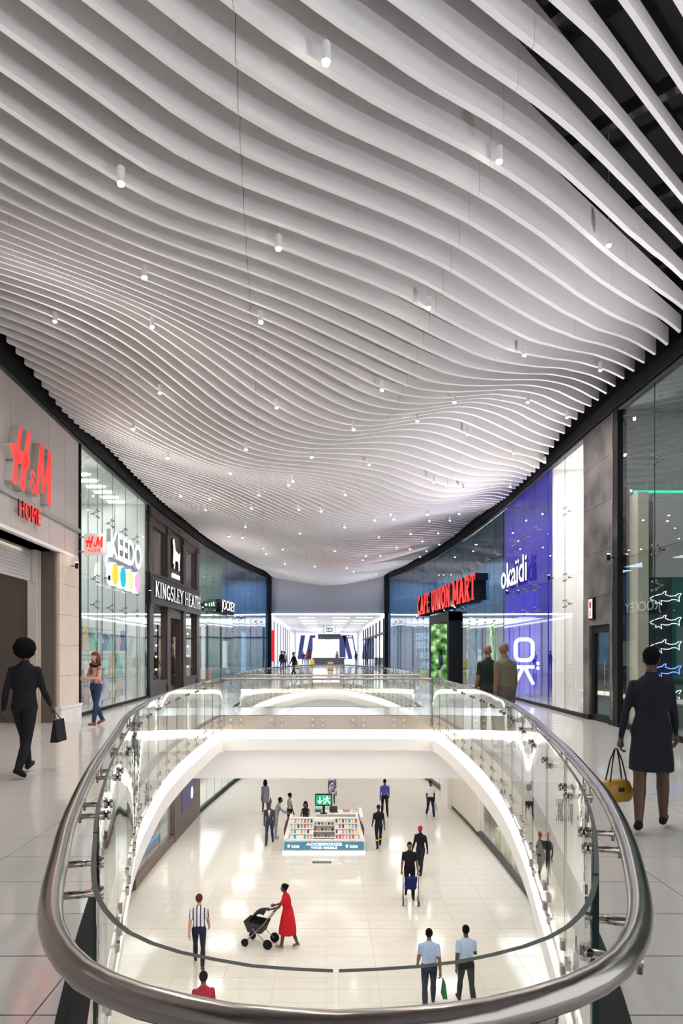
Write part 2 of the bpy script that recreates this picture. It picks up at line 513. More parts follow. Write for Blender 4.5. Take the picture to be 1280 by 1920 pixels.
# ------------------------------------------------------------------ slat ceiling
_g = np.array([[int(w) for w in r.split()] for r in """706 702 697 693 689 685 682 679 676 675 674 674 675 677 681 685 690 695 701 707 714 720 726 732 737
706 701 697 692 688 683 680 677 674 673 672 672 673 676 679 683 689 694 700 707 713 720 726 732 737
706 701 696 691 686 682 678 675 672 671 670 670 672 674 678 682 687 693 700 706 713 720 727 733 737
706 701 696 690 685 681 676 673 670 669 668 669 670 673 676 681 686 693 699 706 713 720 727 734 737
706 701 695 690 684 679 675 671 669 667 666 667 669 672 675 680 686 692 699 706 713 721 728 735 737
707 701 696 690 684 678 673 669 667 665 665 665 667 670 674 679 685 692 699 706 714 722 729 736 737
708 702 696 690 683 677 672 668 665 663 663 664 666 669 674 679 685 691 699 707 715 723 731 737 737
709 703 697 690 683 676 670 666 663 662 662 663 665 669 673 678 684 691 699 707 716 724 732 737 737
709 704 697 690 682 675 668 664 661 660 661 662 665 669 673 678 684 691 699 708 717 726 734 737 737
709 704 697 690 682 674 668 663 661 660 661 662 665 669 674 679 685 692 700 709 718 727 735 737 737
709 703 696 689 681 674 668 664 661 661 661 663 666 670 675 680 687 694 702 710 719 728 736 737 737
708 701 695 688 681 674 669 664 662 661 662 664 667 671 676 682 689 696 703 712 720 728 736 737 737
707 700 693 686 680 673 668 665 663 662 663 666 669 673 678 684 691 698 705 713 721 729 737 737 737
705 699 692 685 679 672 668 664 662 662 664 667 670 675 680 686 692 699 707 715 722 730 737 737 737
704 698 691 684 677 671 666 663 662 662 664 668 672 677 682 688 694 701 708 716 723 731 737 737 737
703 697 690 683 676 669 664 661 660 662 665 669 673 678 683 689 695 702 709 717 724 732 737 737 737
702 696 689 682 674 666 661 658 658 660 664 669 674 679 684 690 696 702 710 717 725 733 737 737 737
700 694 688 680 672 664 657 655 656 659 664 669 675 680 684 689 695 702 709 717 726 734 737 737 737
696 690 684 677 669 662 657 654 655 659 663 668 674 678 683 687 693 700 708 717 726 735 737 737 737
691 685 679 672 666 660 656 655 655 658 662 667 672 676 681 686 691 699 707 717 727 736 737 737 737
686 680 674 668 663 658 656 655 655 658 661 666 670 675 680 685 690 698 708 718 728 737 737 737 737
681 675 669 663 659 656 654 654 654 656 660 665 670 676 682 687 693 701 711 721 730 737 737 737 737
677 670 664 659 655 653 652 651 652 654 657 663 670 678 686 693 701 709 718 726 733 737 737 737 737
673 665 659 654 650 648 648 648 648 649 652 659 669 680 690 701 710 719 726 733 737 737 737 737 737
671 663 656 650 646 643 642 643 642 640 643 651 664 679 693 706 718 728 735 737 737 737 737 737 737
672 663 655 648 643 638 634 631 630 630 631 639 653 672 690 707 722 734 737 737 737 737 737 737 737
676 667 659 650 643 635 627 620 616 615 621 630 643 660 680 701 720 735 737 737 737 737 737 737 736
682 674 665 656 647 638 628 619 613 611 617 628 641 656 673 693 712 729 737 737 737 737 737 737 734
691 683 675 667 657 647 637 627 620 618 621 628 639 653 668 683 701 717 730 737 737 737 737 736 733
701 695 688 680 671 661 650 640 632 627 627 630 636 649 662 676 688 703 716 729 737 737 737 737 735
713 707 702 697 690 679 667 656 645 637 632 633 635 642 654 666 677 689 700 712 728 737 737 737 737
724 720 717 714 707 698 685 671 659 647 639 635 634 637 643 652 663 674 687 697 712 729 737 737 737
732 729 728 725 720 712 701 687 671 657 647 638 632 632 635 640 649 661 673 686 699 714 727 734 736
737 734 732 730 726 719 709 694 677 661 648 639 632 628 628 633 640 650 663 679 690 705 719 727 730
737 733 730 727 723 715 704 687 670 654 641 632 626 622 623 627 638 650 663 677 691 704 714 720 723
737 732 726 720 713 703 689 671 654 639 628 621 617 617 622 631 642 655 668 681 695 707 714 717 718
736 728 720 710 700 687 670 652 634 623 616 611 611 615 625 636 650 665 678 691 703 710 718 721 720
731 721 709 697 683 668 652 635 621 610 606 607 611 618 631 647 663 677 691 702 712 719 722 724 723
727 715 700 684 668 652 636 622 610 603 602 606 614 625 640 658 675 692 704 710 718 725 727 726 726
724 710 695 677 659 642 627 614 604 601 603 609 619 633 650 668 685 701 712 718 723 724 726 728 730
724 711 695 678 660 642 626 612 604 602 606 614 623 635 651 668 685 699 711 718 723 723 725 731 737
726 712 699 684 667 648 631 618 610 608 610 615 623 633 646 661 676 689 698 706 713 717 722 729 737
731 719 706 691 674 658 642 629 621 618 618 620 623 629 638 649 660 671 683 693 700 707 714 724 737
736 725 713 698 683 668 654 641 633 628 627 626 626 628 632 639 645 654 664 675 686 696 705 717 735
737 728 716 704 692 679 666 654 645 639 634 631 629 626 625 625 629 636 646 659 674 688 698 709 728
737 729 719 709 698 687 676 665 655 647 641 636 632 627 620 615 614 619 629 644 663 682 692 694 719
737 729 720 711 702 693 683 672 661 652 644 637 632 625 616 609 607 610 619 635 655 676 691 694 705
737 728 720 712 704 696 686 675 663 652 642 633 626 620 613 608 606 610 619 632 650 672 689 695 698
736 727 719 711 703 694 684 672 660 648 636 625 616 611 608 607 609 615 624 635 651 672 689 696 695
737 728 719 710 700 690 679 667 654 642 630 619 611 607 605 607 612 621 631 644 659 676 692 698 694
737 728 718 707 696 685 673 660 648 636 625 616 610 606 606 610 617 627 639 652 666 680 692 697 693
737 728 717 705 693 680 668 655 643 631 622 614 610 608 610 615 623 633 645 659 672 684 693 697 696
737 727 715 703 690 677 664 651 639 628 620 614 611 611 614 620 629 640 652 665 677 688 696 702 703
737 726 714 701 688 674 661 649 637 628 621 616 614 615 619 626 636 647 659 672 683 693 700 705 708
737 726 713 701 687 674 661 649 638 630 623 620 618 620 624 632 642 654 667 679 690 699 705 709 712
737 726 714 701 688 675 663 651 642 634 628 624 623 625 629 637 648 661 674 687 698 705 710 714 716
737 727 716 703 691 678 666 656 647 640 634 630 628 630 635 643 654 668 682 695 705 712 715 717 719
737 729 718 707 695 684 673 663 654 646 640 635 633 635 640 648 660 673 687 700 711 717 719 719 721
737 731 721 710 700 690 680 671 662 654 646 641 638 639 644 652 663 675 689 701 712 718 721 722 724
737 732 723 714 704 695 686 678 669 661 653 646 642 642 646 653 663 675 687 699 709 716 720 723 726
737 732 724 716 708 700 692 683 674 666 656 648 644 643 646 652 662 672 684 695 705 713 719 723 728
737 732 725 718 711 703 695 686 676 665 655 647 642 640 643 649 658 668 679 691 701 709 716 723 728
737 732 725 718 712 705 696 685 674 662 651 642 636 634 637 643 652 662 674 686 696 706 714 721 728
737 731 724 718 711 704 694 682 669 655 643 633 627 626 629 636 645 656 668 680 692 702 712 720 728
737 732 724 717 709 700 689 676 662 648 635 624 618 617 621 628 638 650 662 675 687 699 710 719 728
737 733 724 716 706 696 684 670 656 641 628 617 611 610 614 622 632 644 657 671 684 697 708 719 729
737 734 725 715 704 693 680 666 651 636 623 612 606 605 609 617 628 640 654 668 682 696 708 720 730
737 735 725 715 703 691 678 663 648 633 619 609 602 602 606 615 626 639 653 667 682 696 709 721 732
737 735 726 715 703 691 677 663 648 633 619 607 600 600 606 614 626 639 653 668 682 697 711 723 734
737 736 726 715 704 691 678 664 649 635 622 610 604 604 609 618 629 642 655 670 684 698 712 724 735
737 736 727 716 704 692 679 666 653 639 627 618 613 612 617 624 635 647 660 673 687 700 713 724 735
737 737 727 717 706 694 682 670 657 646 635 628 623 623 626 633 642 653 665 678 690 702 714 725 734
737 737 728 719 708 698 686 675 664 653 644 638 634 634 637 643 651 661 672 683 694 705 716 725 735
737 737 730 721 711 702 691 681 671 661 653 647 644 644 647 653 661 670 680 690 700 709 718 727 735
737 737 732 724 715 707 697 688 678 669 661 655 652 652 656 662 670 679 688 697 705 713 721 729 736
737 737 734 727 719 712 703 694 685 676 667 661 658 658 662 669 678 687 696 704 711 718 724 731 737
737 737 737 730 723 717 709 701 691 681 672 665 662 662 666 674 684 695 704 711 717 722 728 733 737
737 737 737 732 726 720 714 706 696 685 675 667 662 662 667 676 688 700 709 715 720 724 729 735 737
737 737 737 732 727 721 715 707 698 687 676 666 661 661 667 676 688 699 708 715 720 725 730 735 737
737 737 737 732 726 720 713 706 697 688 677 667 661 662 667 676 686 696 705 712 718 723 729 735 737
737 737 737 732 725 719 712 704 696 686 677 669 664 665 669 676 685 694 702 710 716 722 728 735 737
737 737 737 734 727 719 712 703 694 686 677 671 667 667 670 676 684 692 701 709 716 723 729 736 737
737 737 737 737 729 721 712 703 694 685 677 671 668 668 671 676 684 692 701 709 717 724 731 737 737
737 737 737 737 732 722 713 703 693 684 676 670 667 667 670 676 683 692 701 710 719 727 734 737 737
737 737 737 737 734 724 713 702 691 681 674 668 665 665 668 674 682 692 702 712 721 729 736 737 737
737 737 737 737 735 724 712 700 688 678 670 664 661 662 665 672 680 691 702 713 723 731 737 737 737
737 737 737 737 732 721 708 696 684 674 665 659 656 657 661 668 678 689 701 712 723 731 737 737 737
737 737 737 735 725 714 702 691 680 670 661 654 650 652 657 665 675 686 698 710 720 729 736 737 737
737 737 737 729 719 708 697 686 676 667 658 651 647 649 654 662 672 684 695 706 716 725 733 737 737
737 737 732 723 714 703 693 683 674 665 657 651 648 650 654 662 671 681 692 703 712 721 729 736 737
737 736 727 719 709 700 690 681 673 665 658 654 652 653 657 663 671 680 690 700 709 717 725 733 737""".strip().split('\n')], float) / 100
GX0, GDX, GY0, GDY = -6.6, .55, -12.0, .70
def zb(x, y):
    """underside height of the wavy ceiling at plan position x, y (Catmull-Rom over the survey grid)"""
    x = np.atleast_1d(np.asarray(x, float)); y = np.atleast_1d(np.asarray(y, float))
    u = np.clip((x - GX0) / GDX, 1, _g.shape[1] - 2.001); v = np.clip((y - GY0) / GDY, 1, _g.shape[0] - 2.001)
    i = np.floor(u).astype(int); j = np.floor(v).astype(int); s = u - i; t = v - j
    def w(t): return [-.5*t + t*t - .5*t**3, 1 - 2.5*t*t + 1.5*t**3, .5*t + 2*t*t - 1.5*t**3, -.5*t*t + .5*t**3]
    wx = w(s); wy = w(t); r = 0
    for a in range(4):
        for b in range(4): r = r + wy[a] * wx[b] * _g[np.clip(j + a - 1, 0, _g.shape[0]-1), np.clip(i + b - 1, 0, _g.shape[1]-1)]
    return r
SK, SC0, SDC, STH, STOP = .93, 6.1, .435, .075, 7.47
ceil = sroot('ceiling')
_xs = np.arange(-7.2, 7.4, .02)
_xl = np.interp
for n in range(-34, 110):
    c = SC0 + SDC * n
    ys = SK * _xs + c
    ok = (_xs > np.interp(ys, _ly, _lx) + .22) & (_xs < np.interp(ys, _ry, _rx) - .32) & (ys < 49.85) & (ys > -13.5)
    if ok.sum() < 20: continue
    xa, xb = _xs[ok][0], _xs[ok][-1]
    brk = [xa]
    if n < 62:
        for q in range(-4, 4):
            xj = 1.86 + 2.45 * q - .075 * (n + 4) * SDC
            if xa + .4 < xj < xb - .4: brk.append(xj)
    brk.append(xb); mb = MB()
    for a, b in zip(brk[:-1], brk[1:]):
        a2 = a + (.002 if a != xa else 0); b2 = b - (.002 if b != xb else 0)
        m = max(2, int((b2 - a2) / .26) + 1); X = np.linspace(a2, b2, m)
        Yf = SK * X + c; Yb = Yf + STH; Zf = np.minimum(zb(X, Yf), STOP - .16); Zb = np.minimum(zb(X, Yb), STOP - .16)
        vs = [(X[i], Yf[i], Zf[i]) for i in range(m)] + [(X[i], Yf[i], STOP) for i in range(m)] + [(X[i], Yb[i], Zb[i]) for i in range(m)] + [(X[i], Yb[i], STOP) for i in range(m)]
        fs = []
        for i in range(m - 1):
            fs += [(i, i+1, m+i+1, m+i), (2*m+i+1, 2*m+i, 3*m+i, 3*m+i+1), (i+1, i, 2*m+i, 2*m+i+1), (m+i, m+i+1, 3*m+i+1, 3*m+i)]
        fs += [(0, m, 3*m, 2*m), (m-1, 3*m-1, 4*m-1, 2*m-1)]
        mb.add(vs, fs, SLAT)
    mb.build('slat', ceil)
# dark service void above the slats with a few girders
MB().add([(-9, -14, 8.9), (9, -14, 8.9), (9, 52, 8.9), (-9, 52, 8.9)], [(0, 3, 2, 1)], PLEN).build('roof_slab', ceil)
BEAM = mat('girder', (.03, .03, .032), .6)
for k in range(22):
    c = -9 + k * 2.6
    mb = MB(); P0 = Vector((-7.5, c + 7.5 / SK)); P1 = Vector((7.5, c - 7.5 / SK))
    mb.slab(P0, P1, (.73, .68), .12, 7.95, 8.12, BEAM); mb.build('girder', ceil)

# ------------------------------------------------------------------ pendant lamps
LAMPS = [(-0.0, 5.45), (1.82, 7.15), (-1.9, 6.25), (-0.53, 7.6), (3.69, 8.9), (1.41, 9.25), (-2.19, 8.3), (-4.49, 11.4), (-2.74, 10.65), (-0.9, 9.55), (3.22, 10.95), (5.19, 12.8), (0.95, 11.55), (-3.16, 12.85), (-0.9, 12.45), (2.44, 12.85), (4.36, 14.85), (5.62, 15.75), (1.9, 14.3), (3.42, 16.35), (0.54, 13.55), (-4.14, 14.75), (-1.68, 14.2), (-0.32, 15.2), (4.92, 17.8), (6.08, 18.85), (1.07, 16.75), (-3.78, 16.45), (2.95, 18.45), (-2.3, 16.25), (3.94, 19.45), (5.73, 21.0), (-0.86, 17.5), (-1.01, 18.55), (0.55, 19.5), (-4.92, 22.9), (-2.06, 20.9), (-3.87, 22.8), (-4.32, 24.7), (-2.48, 22.8), (-0.86, 21.6), (-0.15, 21.6), (2.01, 21.05), (1.58, 21.95), (2.22, 22.4), (3.42, 22.8), (4.11, 27.15), (5.08, 28.15), (5.03, 25.65), (-3.08, 25.95), (0.64, 23.4), (-0.97, 25.25), (2.23, 28.8), (3.69, 29.55), (5.03, 30.5), (-4.52, 31.6), (-3.85, 31.35), (-3.04, 32.95), (-2.05, 32.05), (-3.02, 34.25), (-2.19, 36.35), (0.41, 31.15), (-0.57, 34.45), (3.31, 32.05), (4.08, 33.3), (2.65, 32.95), (4.49, 31.95), (5.59, 33.75), (5.24, 35.65), (5.27, 38.35), (1.9, 32.35), (1.06, 34.75), (1.72, 42.4), (3.37, 45.95), (1.79, 33.2)]
def make_pendant():
    # housing and lens are shared; each wire has its own length
    r = thing('pendant_lamp', 'white cylinder pendant lamp hanging by a thin wire under the wavy slat ceiling', 'lamp', (0, 0, 0), 0, 'pendant lamps under the slat ceiling')
    hs = MB().lathe([(.012, .175), (.034, .17), (.036, .165), (.036, .02), (.032, .018), (.03, .03)], 14, mat('lamp_housing', (.85, .85, .85), .4)).build('housing', r, smooth=False)
    MB().lathe([(.02, -.004), (.028, .0), (.031, .012), (.031, .05)], 14, LAMPE).build('lens', hs, smooth=True)
    return r
pend = make_pendant()
sp = bpy.data.lights.new('pendant_light', 'SPOT'); sp.energy = PENDANT_W; sp.spot_size = math.radians(160); sp.spot_blend = 1.0
sp.shadow_soft_size = .03; sp.color = (1, .95, .87)
WIRE = mat('wire', (.75, .75, .75), .5)
for k, (x, y) in enumerate(LAMPS):
    n_ = (y - SK * x - SC0) / SDC; y = SC0 + SDC * (math.floor(n_) + .586) + SK * x      # wires drop through the gaps between slats
    z = float(zb(x, y)[0]) - .16
    o = pend if k == 0 else copy_thing(pend, (0, 0, 0))
    o.location = (x, y, z)
    l = bpy.data.objects.new('pendant_light', sp); COL.objects.link(l); l.parent = o; l.location = (0, 0, -.02)
PEND = [o for o in COL.objects if o.name.startswith('pendant_lamp')]
for o in PEND:
    MB().tube([(0, 0, .17), (0, 0, 8.9 - o.location.z)], .0022, 5, WIRE).build('wire', o)

# ------------------------------------------------------------------ walls: helper strips along the curved shop line
def wallbox(name, parent, side, y0, y1, z0, z1, off, th, m, step=1.6):
    n = max(1, round((y1 - y0) / step)); mb = MB()
    ys = [y0 + (y1 - y0) * i / n for i in range(n + 1)]
    vs = []
    for y in ys:
        a = WX(side, y) + side * off; b = a + side * th
        vs += [(a, y, z0), (a, y, z1), (b, y, z1), (b, y, z0)]
    fs = []
    for i in range(n):
        b = 4 * i
        for q in range(4): fs.append((b + q, b + (q + 1) % 4, b + 4 + (q + 1) % 4, b + 4 + q))
    fs += [(3, 2, 1, 0), tuple(4 * n + q for q in range(4))]
    if side < 0: fs = [f[::-1] for f in fs]
    mb.add(vs, fs, m)
    return mb.build(name, parent, world=True)

def panes(parent, side, y0, y1, n, tiers, off=0.0, m=None, spid=True):
    m = m or GLASS
    for i in range(n):
        a = y0 + (y1 - y0) * i / n + .006; b = y0 + (y1 - y0) * (i + 1) / n - .006
        p0 = wp(side, a, off); p1 = wp(side, b, off)
        t = Vector((p1[0] - p0[0], p1[1] - p0[1])).normalized(); nn = Vector((t.y, -t.x)) * side
        for z0, z1 in tiers:
            MB().slab(p0, p1, nn, .012, z0 + .006, z1 - .006, m, GEDGE).build('pane', parent, world=True)
    if spid:
        for i in range(1, n):
            y = y0 + (y1 - y0) * i / n; x, _ = wp(side, y, off)
            for z in spid_z:
                o = bpy.data.objects.new('spider_fitting', SPIDER); COL.objects.link(o); o.parent = parent
                o.location = Vector((x, y, z)) - Vector(wm(parent).translation); o.rotation_euler = (0, 0, 0 if side > 0 else math.pi)

spid_z = (2.95, 3.66, 5.45)
_s = MB()
for dy in (-1, 1):
    for dz in (-1, 1):
        _s.tube([(.14, 0, 0), (.06, dy * .05, dz * .05), (-.02, dy * .09, dz * .09)], .009, 6, CHROME)
        _s.tube([(-.022, dy * .09, dz * .09), (.02, dy * .09, dz * .09)], .022, 8, CHROME)
_s.tube([(.10, 0, 0), (.20, 0, 0)], .022, 8, CHROME)
SPIDER = _s.mesh('spider_fitting', True)

wall_l = sroot('wall_left', (-6.2, 17, 0)); wall_r = sroot('wall_right', (6.4, 17, 0))
for side, w in ((-1, wall_l), (1, wall_r)):
    wallbox('header_channel', w, side, -12, FAR_Y, 7.02, 7.30, -.10, .26, BLACK)
    wallbox('header_lip', w, side, -12, FAR_Y, 6.93, 6.98, -.04, .10, DKGREY)
    wallbox('plenum_wall', w, side, -12, FAR_Y, 7.30, 8.9, .15, .1, PLEN)

# far end: lilac grey bulkhead over the corridor mouth
GREYW = mat('lilac_grey_paint', (.46, .45, .50), .6)
wall_f = sroot('wall_far', (0, FAR_Y, 0))
MB().box(-6.9, 6.9, 50, 50.3, 4.43, 8.9, GREYW).build('bulkhead', wall_f, world=True)
MB().box(-4.12, 4.38, 49.97, 50.05, 4.33, 4.43, LEDC).build('light_strip', wall_f, world=True)
for x in (-4.12, 4.40):
    MB().box(x - .14, x + .14, 49.7, 49.98, 0, 7.3, BLACK).build('corner_post', wall_f, world=True)
# ------------------------------------------------------------------ lettering
def ribbon(P, t):
    P = [Vector(p) for p in P]; n = len(P); tt = t if isinstance(t, (list, tuple)) else [t] * n
    A = []; B = []
    for i in range(n):
        d = (P[min(i + 1, n - 1)] - P[max(i - 1, 0)]).normalized(); q = Vector((-d.y, d.x))
        k = 1.0
        if 0 < i < n - 1:
            d0 = (P[i] - P[i-1]).normalized(); k = 1 / max(.6, abs(Vector((-d0.y, d0.x)).dot(q)))
        A.append(P[i] + q * tt[i] / 2 * k); B.append(P[i] - q * tt[i] / 2 * k)
    return [(p.x, p.y) for p in A] + [(p.x, p.y) for p in B[::-1]]
def arc(cx, cy, rx, ry, a0, a1, n=12):
    return [(cx + rx * math.cos(math.radians(a0 + (a1 - a0) * i / n)), cy + ry * math.sin(math.radians(a0 + (a1 - a0) * i / n))) for i in range(n + 1)]
def glyph(ch, s=.2):
    h = s / 2; q = s * .42
    st = lambda x: [(x, 0), (x, 1)]
    D = {
     'A': (.86, [([(.12, 0), (.43, 1)], s), ([(.43, 1), (.74, 0)], s), ([(.24, .3), (.62, .3)], q * 1.3)], [(.12, 0), (.74, 0)]),
     'C': (.74, [(arc(.42, .5, .30, .44, 48, 312), s)], []),
     'E': (.72, [(st(.2), s), ([(.2, q/2), (.66, q/2)], q), ([(.2, .52), (.56, .52)], q), ([(.2, 1-q/2), (.66, 1-q/2)], q), ([(.63, 0), (.63, .26)], q), ([(.63, .76), (.63, 1)], q)], [(.2, 0), (.2, 1)]),
     'G': (.8, [(arc(.42, .5, .30, .44, 48, 320), s), ([(.66, .05), (.66, .46)], s), ([(.46, .46), (.76, .46)], q)], []),
     'H': (.96, [(st(.2), s), (st(.76), s), ([(.2, .5), (.76, .5)], q * 1.1)], [(.2, 0), (.2, 1), (.76, 0), (.76, 1)]),
     'I': (.42, [(st(.21), s)], [(.21, 0), (.21, 1)]),
     'K': (.84, [(st(.2), s), ([(.24, .42), (.68, 1)], q * 1.5), ([(.36, .58), (.7, 0)], s)], [(.2, 0), (.2, 1), (.7, 0), (.68, 1)]),
     'L': (.7, [(st(.2), s), ([(.2, q/2), (.64, q/2)], q), ([(.62, 0), (.62, .3)], q)], [(.2, 0), (.2, 1)]),
     'M': (1.05, [(st(.18), s), (st(.87), s), ([(.18, 1), (.525, .2)], s), ([(.525, .2), (.87, 1)], s)], [(.18, 0), (.87, 0), (.15, 1), (.9, 1)]),
     'N': (.88, [(st(.18), s * .8), (st(.68), s * .8), ([(.18, 1), (.68, 0)], s)], [(.18, 0), (.16, 1), (.68, 1)]),
     'O': (.8, [(arc(.4, .5, .28, .43, 90, 270), s), (arc(.4, .5, .28, .43, -90, 90), s)], []),
     'P': (.74, [(st(.2), s), ([(.2, .95)] + arc(.38, .72, .24, .23, 90, -90) + [(.2, .49)], s * .8)], [(.2, 0), (.2, 1)]),
     'R': (.82, [(st(.2), s), ([(.2, .95)] + arc(.38, .74, .24, .21, 90, -90) + [(.2, .53)], s * .8), ([(.4, .5), (.68, 0)], s)], [(.2, 0), (.2, 1), (.68, 0)]),
     'S': (.68, [(arc(.35, .735, .22, .215, 30, 270, 10) + arc(.35, .275, .23, .235, 90, -150, 10), s * .85)], []),
     'T': (.76, [(st(.38), s), ([(.06, 1 - q/2), (.7, 1 - q/2)], q), ([(.08, .74), (.08, 1)], q), ([(.68, .74), (.68, 1)], q)], [(.38, 0)]),
     'U': (.84, [([(.19, 1)] + arc(.42, .32, .23, .27, 180, 360) + [(.65, 1)], s * .95)], [(.19, 1), (.65, 1)]),
     'Y': (.8, [([(.1, 1), (.4, .46)], s), ([(.7, 1), (.4, .46)], q * 1.6), ([(.4, .48), (.4, 0)], s)], [(.1, 1), (.7, 1), (.4, 0)]),
    }
    w, strokes, ser = D[ch]
    out = [ribbon(p, t) for p, t in strokes]
    for x, y in ser:
        a = x - s * .8; b = x + s * .8; y0 = 0 if y == 0 else 1 - q * .8
        out.append([(a, y0), (b, y0), (b, y0 + q * .8), (a, y0 + q * .8)])
    return w, out
def serif_letters(root, text, x0, x1, z0, z1, y_back, y_front, m, mside, s=.2):
    """each letter a part; local frame: x along, -y towards the viewer, z up"""
    W = sum(glyph(c, s)[0] if c != ' ' else .38 for c in text); kx = (x1 - x0) / W; kz = z1 - z0; x = x0
    for c in text:
        if c == ' ': x += .38 * kx; continue
        w, polys = glyph(c, s); mb = MB()
        for P in polys:
            mb.prism(P, lambda a, b, t: (x + a * kx, y_back + (y_front - y_back) * t, z0 + b * kz), m, mside)
        mb.build('letter', root); x += w * kx

def text_mesh(body, w, h, depth, m, bold=0.0, mside=None):
    cu = bpy.data.curves.new('t', 'FONT'); cu.body = body; cu.extrude = 1.0; cu.offset = bold; cu.align_x = 'LEFT'; cu.resolution_u = 3
    ob = bpy.data.objects.new('t', cu); COL.objects.link(ob)
    me = bpy.data.meshes.new_from_object(ob)
    bpy.data.objects.remove(ob)
    n = len(me.vertices); co = np.empty(n * 3); me.vertices.foreach_get('co', co); co = co.reshape(-1, 3)
    lo = co.min(0); hi = co.max(0)
    out = np.empty_like(co)
    out[:, 0] = (co[:, 0] - lo[0]) / (hi[0] - lo[0]) * w
    out[:, 2] = (co[:, 1] - lo[1]) / (hi[1] - lo[1]) * h
    out[:, 1] = -(co[:, 2] - lo[2]) / (hi[2] - lo[2]) * depth
    me.vertices.foreach_set('co', out.ravel()); me.update()
    me.materials.clear(); me.materials.append(m); me.materials.append(mside or m)
    for p_ in me.polygons: p_.material_index = 0 if p_.normal.y < -.5 else 1
    return me
def letters(root, body, x, z, w, h, y, depth, m, bold=0.0, name='lettering', mside=None):
    o = link(name, text_mesh(body, w, h, depth, m, bold, mside), root); o.location = (x, y, z); return o

def sign_root(name, label, cat, p0, p1, z, group=None):
    """thing whose local x runs from p0 to p1 in plan; returns root and length"""
    d = Vector((p1[0] - p0[0], p1[1] - p0[1])); return thing(name, label, cat, (p0[0], p0[1], z), math.atan2(d.y, d.x), group), d.length

REDE = mat('red_lit_face', (.75, .02, .015), .4, emit=.85, ecol=(1, .022, .016))
WHITEE = mat('white_lit_face', (1, 1, 1), .4, emit=1.5)
WHITEE2 = mat('white_lit_face_soft', (1, 1, 1), .4, emit=.8)
GREYF = mat('fascia_panel', (.50, .45, .435), .45, noise=.03, nscale=2)
BEIGE = mat('beige_stone', (.66, .55, .46), .35, noise=.05, nscale=3)
MARBLE = mat('white_marble', (.75, .74, .74), .25, noise=.06, nscale=5)
BROWN = mat('dark_brown_timber', (.055, .038, .036), .42, noise=.15, nscale=6)
INT_W = mat('shop_wall_white', (.85, .86, .84), .6)
INT_G = mat('shop_wall_pale_green', (.62, .70, .66), .6)
INT_B = mat('shop_wall_blue', (.035, .15, .30), .5)
INT_D = mat('shop_wall_dark', (.03, .035, .045), .5)
OKB = mat('violet_blue_panel', (.035, .025, .34), .4, emit=.18, ecol=(.05, .03, .5))

# ------------------------------------------------------------------ shop shells
def shell(parent, side, y0, y1, depth, mw, mc, zc=6.9, parts=(True, True), light=None, lcol=(1, 1, 1), m0=None, m1=None):
    wallbox('back_wall', parent, side, y0, y1, 0, zc, depth, .1, mw)
    wallbox('shop_ceiling', parent, side, y0, y1, zc, zc + .06, .12, depth, mc)
    for f, y, mm in ((parts[0], y0, m0), (parts[1], y1, m1)):
        if f:
            a = WX(side, y) + side * .1; b = a + side * depth
            MB().box(min(a, b), max(a, b), y - .05, y + .05, 0, zc, mm or mw).build('party_wall', parent, world=True)
    if light:
        n = max(1, round((y1 - y0) / 4))
        for i in range(n):
            y = y0 + (y1 - y0) * (i + .5) / n
            area_light('shop_light', (WX(side, y) + side * depth * .5, y, zc - .05), (0, 0, 0), depth * .6, (y1 - y0) / n * .6, light * SHOP_K / n, lcol)

# ---- left: first shop with solid fascia, shutter and stone pier
n = 9
for i in range(n):
    a = 8.0 + (17.25 - 8.0) * i / n; b = 8.0 + (17.25 - 8.0) * (i + 1) / n
    wallbox('fascia_panel', wall_l, -1, a + .006, b - .006, 4.74, 6.92, 0, .08, GREYF)
    wallbox('fascia_panel', wall_l, -1, a + .006, b - .006, 4.05, 4.64, 0, .08, GREYF)
wallbox('fascia_core', wall_l, -1, 8.0, 17.25, 4.06, 6.92, .02, .25, DKGREY)
wallbox('fascia_ledge', wall_l, -1, 8.0, 17.27, 4.64, 4.74, -.05, .13, mat('ledge_metal', (.42, .40, .40), .35, .4))
wallbox('fascia_soffit', wall_l, -1, 8.0, 17.25, 3.98, 4.05, 0, .9, WHITE)
wallbox('plain_wall', wall_l, -1, -12, 8.0, 0, 6.92, 0, .2, GREYF)
for i in range(5):
    MB().box(XL(16.5) - .62, XL(16.5) + .0, 15.95, 17.2, .36 + i * .724, .36 + (i + 1) * .724 - .006, BEIGE).build('stone_panel', wall_l, world=True)
MB().box(XL(16.5) - .66, XL(16.5) + .05, 15.90, 17.25, 0, .30, MARBLE).build('plinth', wall_l, world=True)
MB().box(XL(16.5) - .68, XL(16.5) + .07, 15.88, 17.27, .30, .36, MARBLE).build('plinth_cap', wall_l, world=True)
SHUT = mat('shutter_metal', (.62, .60, .57), .35, .3)
for i in range(10):
    wallbox('shutter_slat', wall_l, -1, 8.0, 15.55, 3.26 + i * .074, 3.26 + i * .074 + .068, .55, .03 + .012 * (i % 2), SHUT)
for y in (15.62, 15.80):
    MB().box(XL(y) - .62, XL(y) - .42, y - .05, y + .05, 0, 3.98, BEIGE if y > 15.7 else SHUT).build('shutter_guide', wall_l, world=True)
shell(wall_l, -1, 8.0, 15.9, 2.4, mat('shop_wall_brown', (.11, .09, .08), .6), INT_D, 3.98, (True, True), 60, (1, .85, .7))
lbl = MB().box(-7.9, -7.4, 14.0, 14.03, .9, 1.7, mat('grey_poster', (.5, .5, .5), .5)).build('wall_poster', wall_l, world=True)

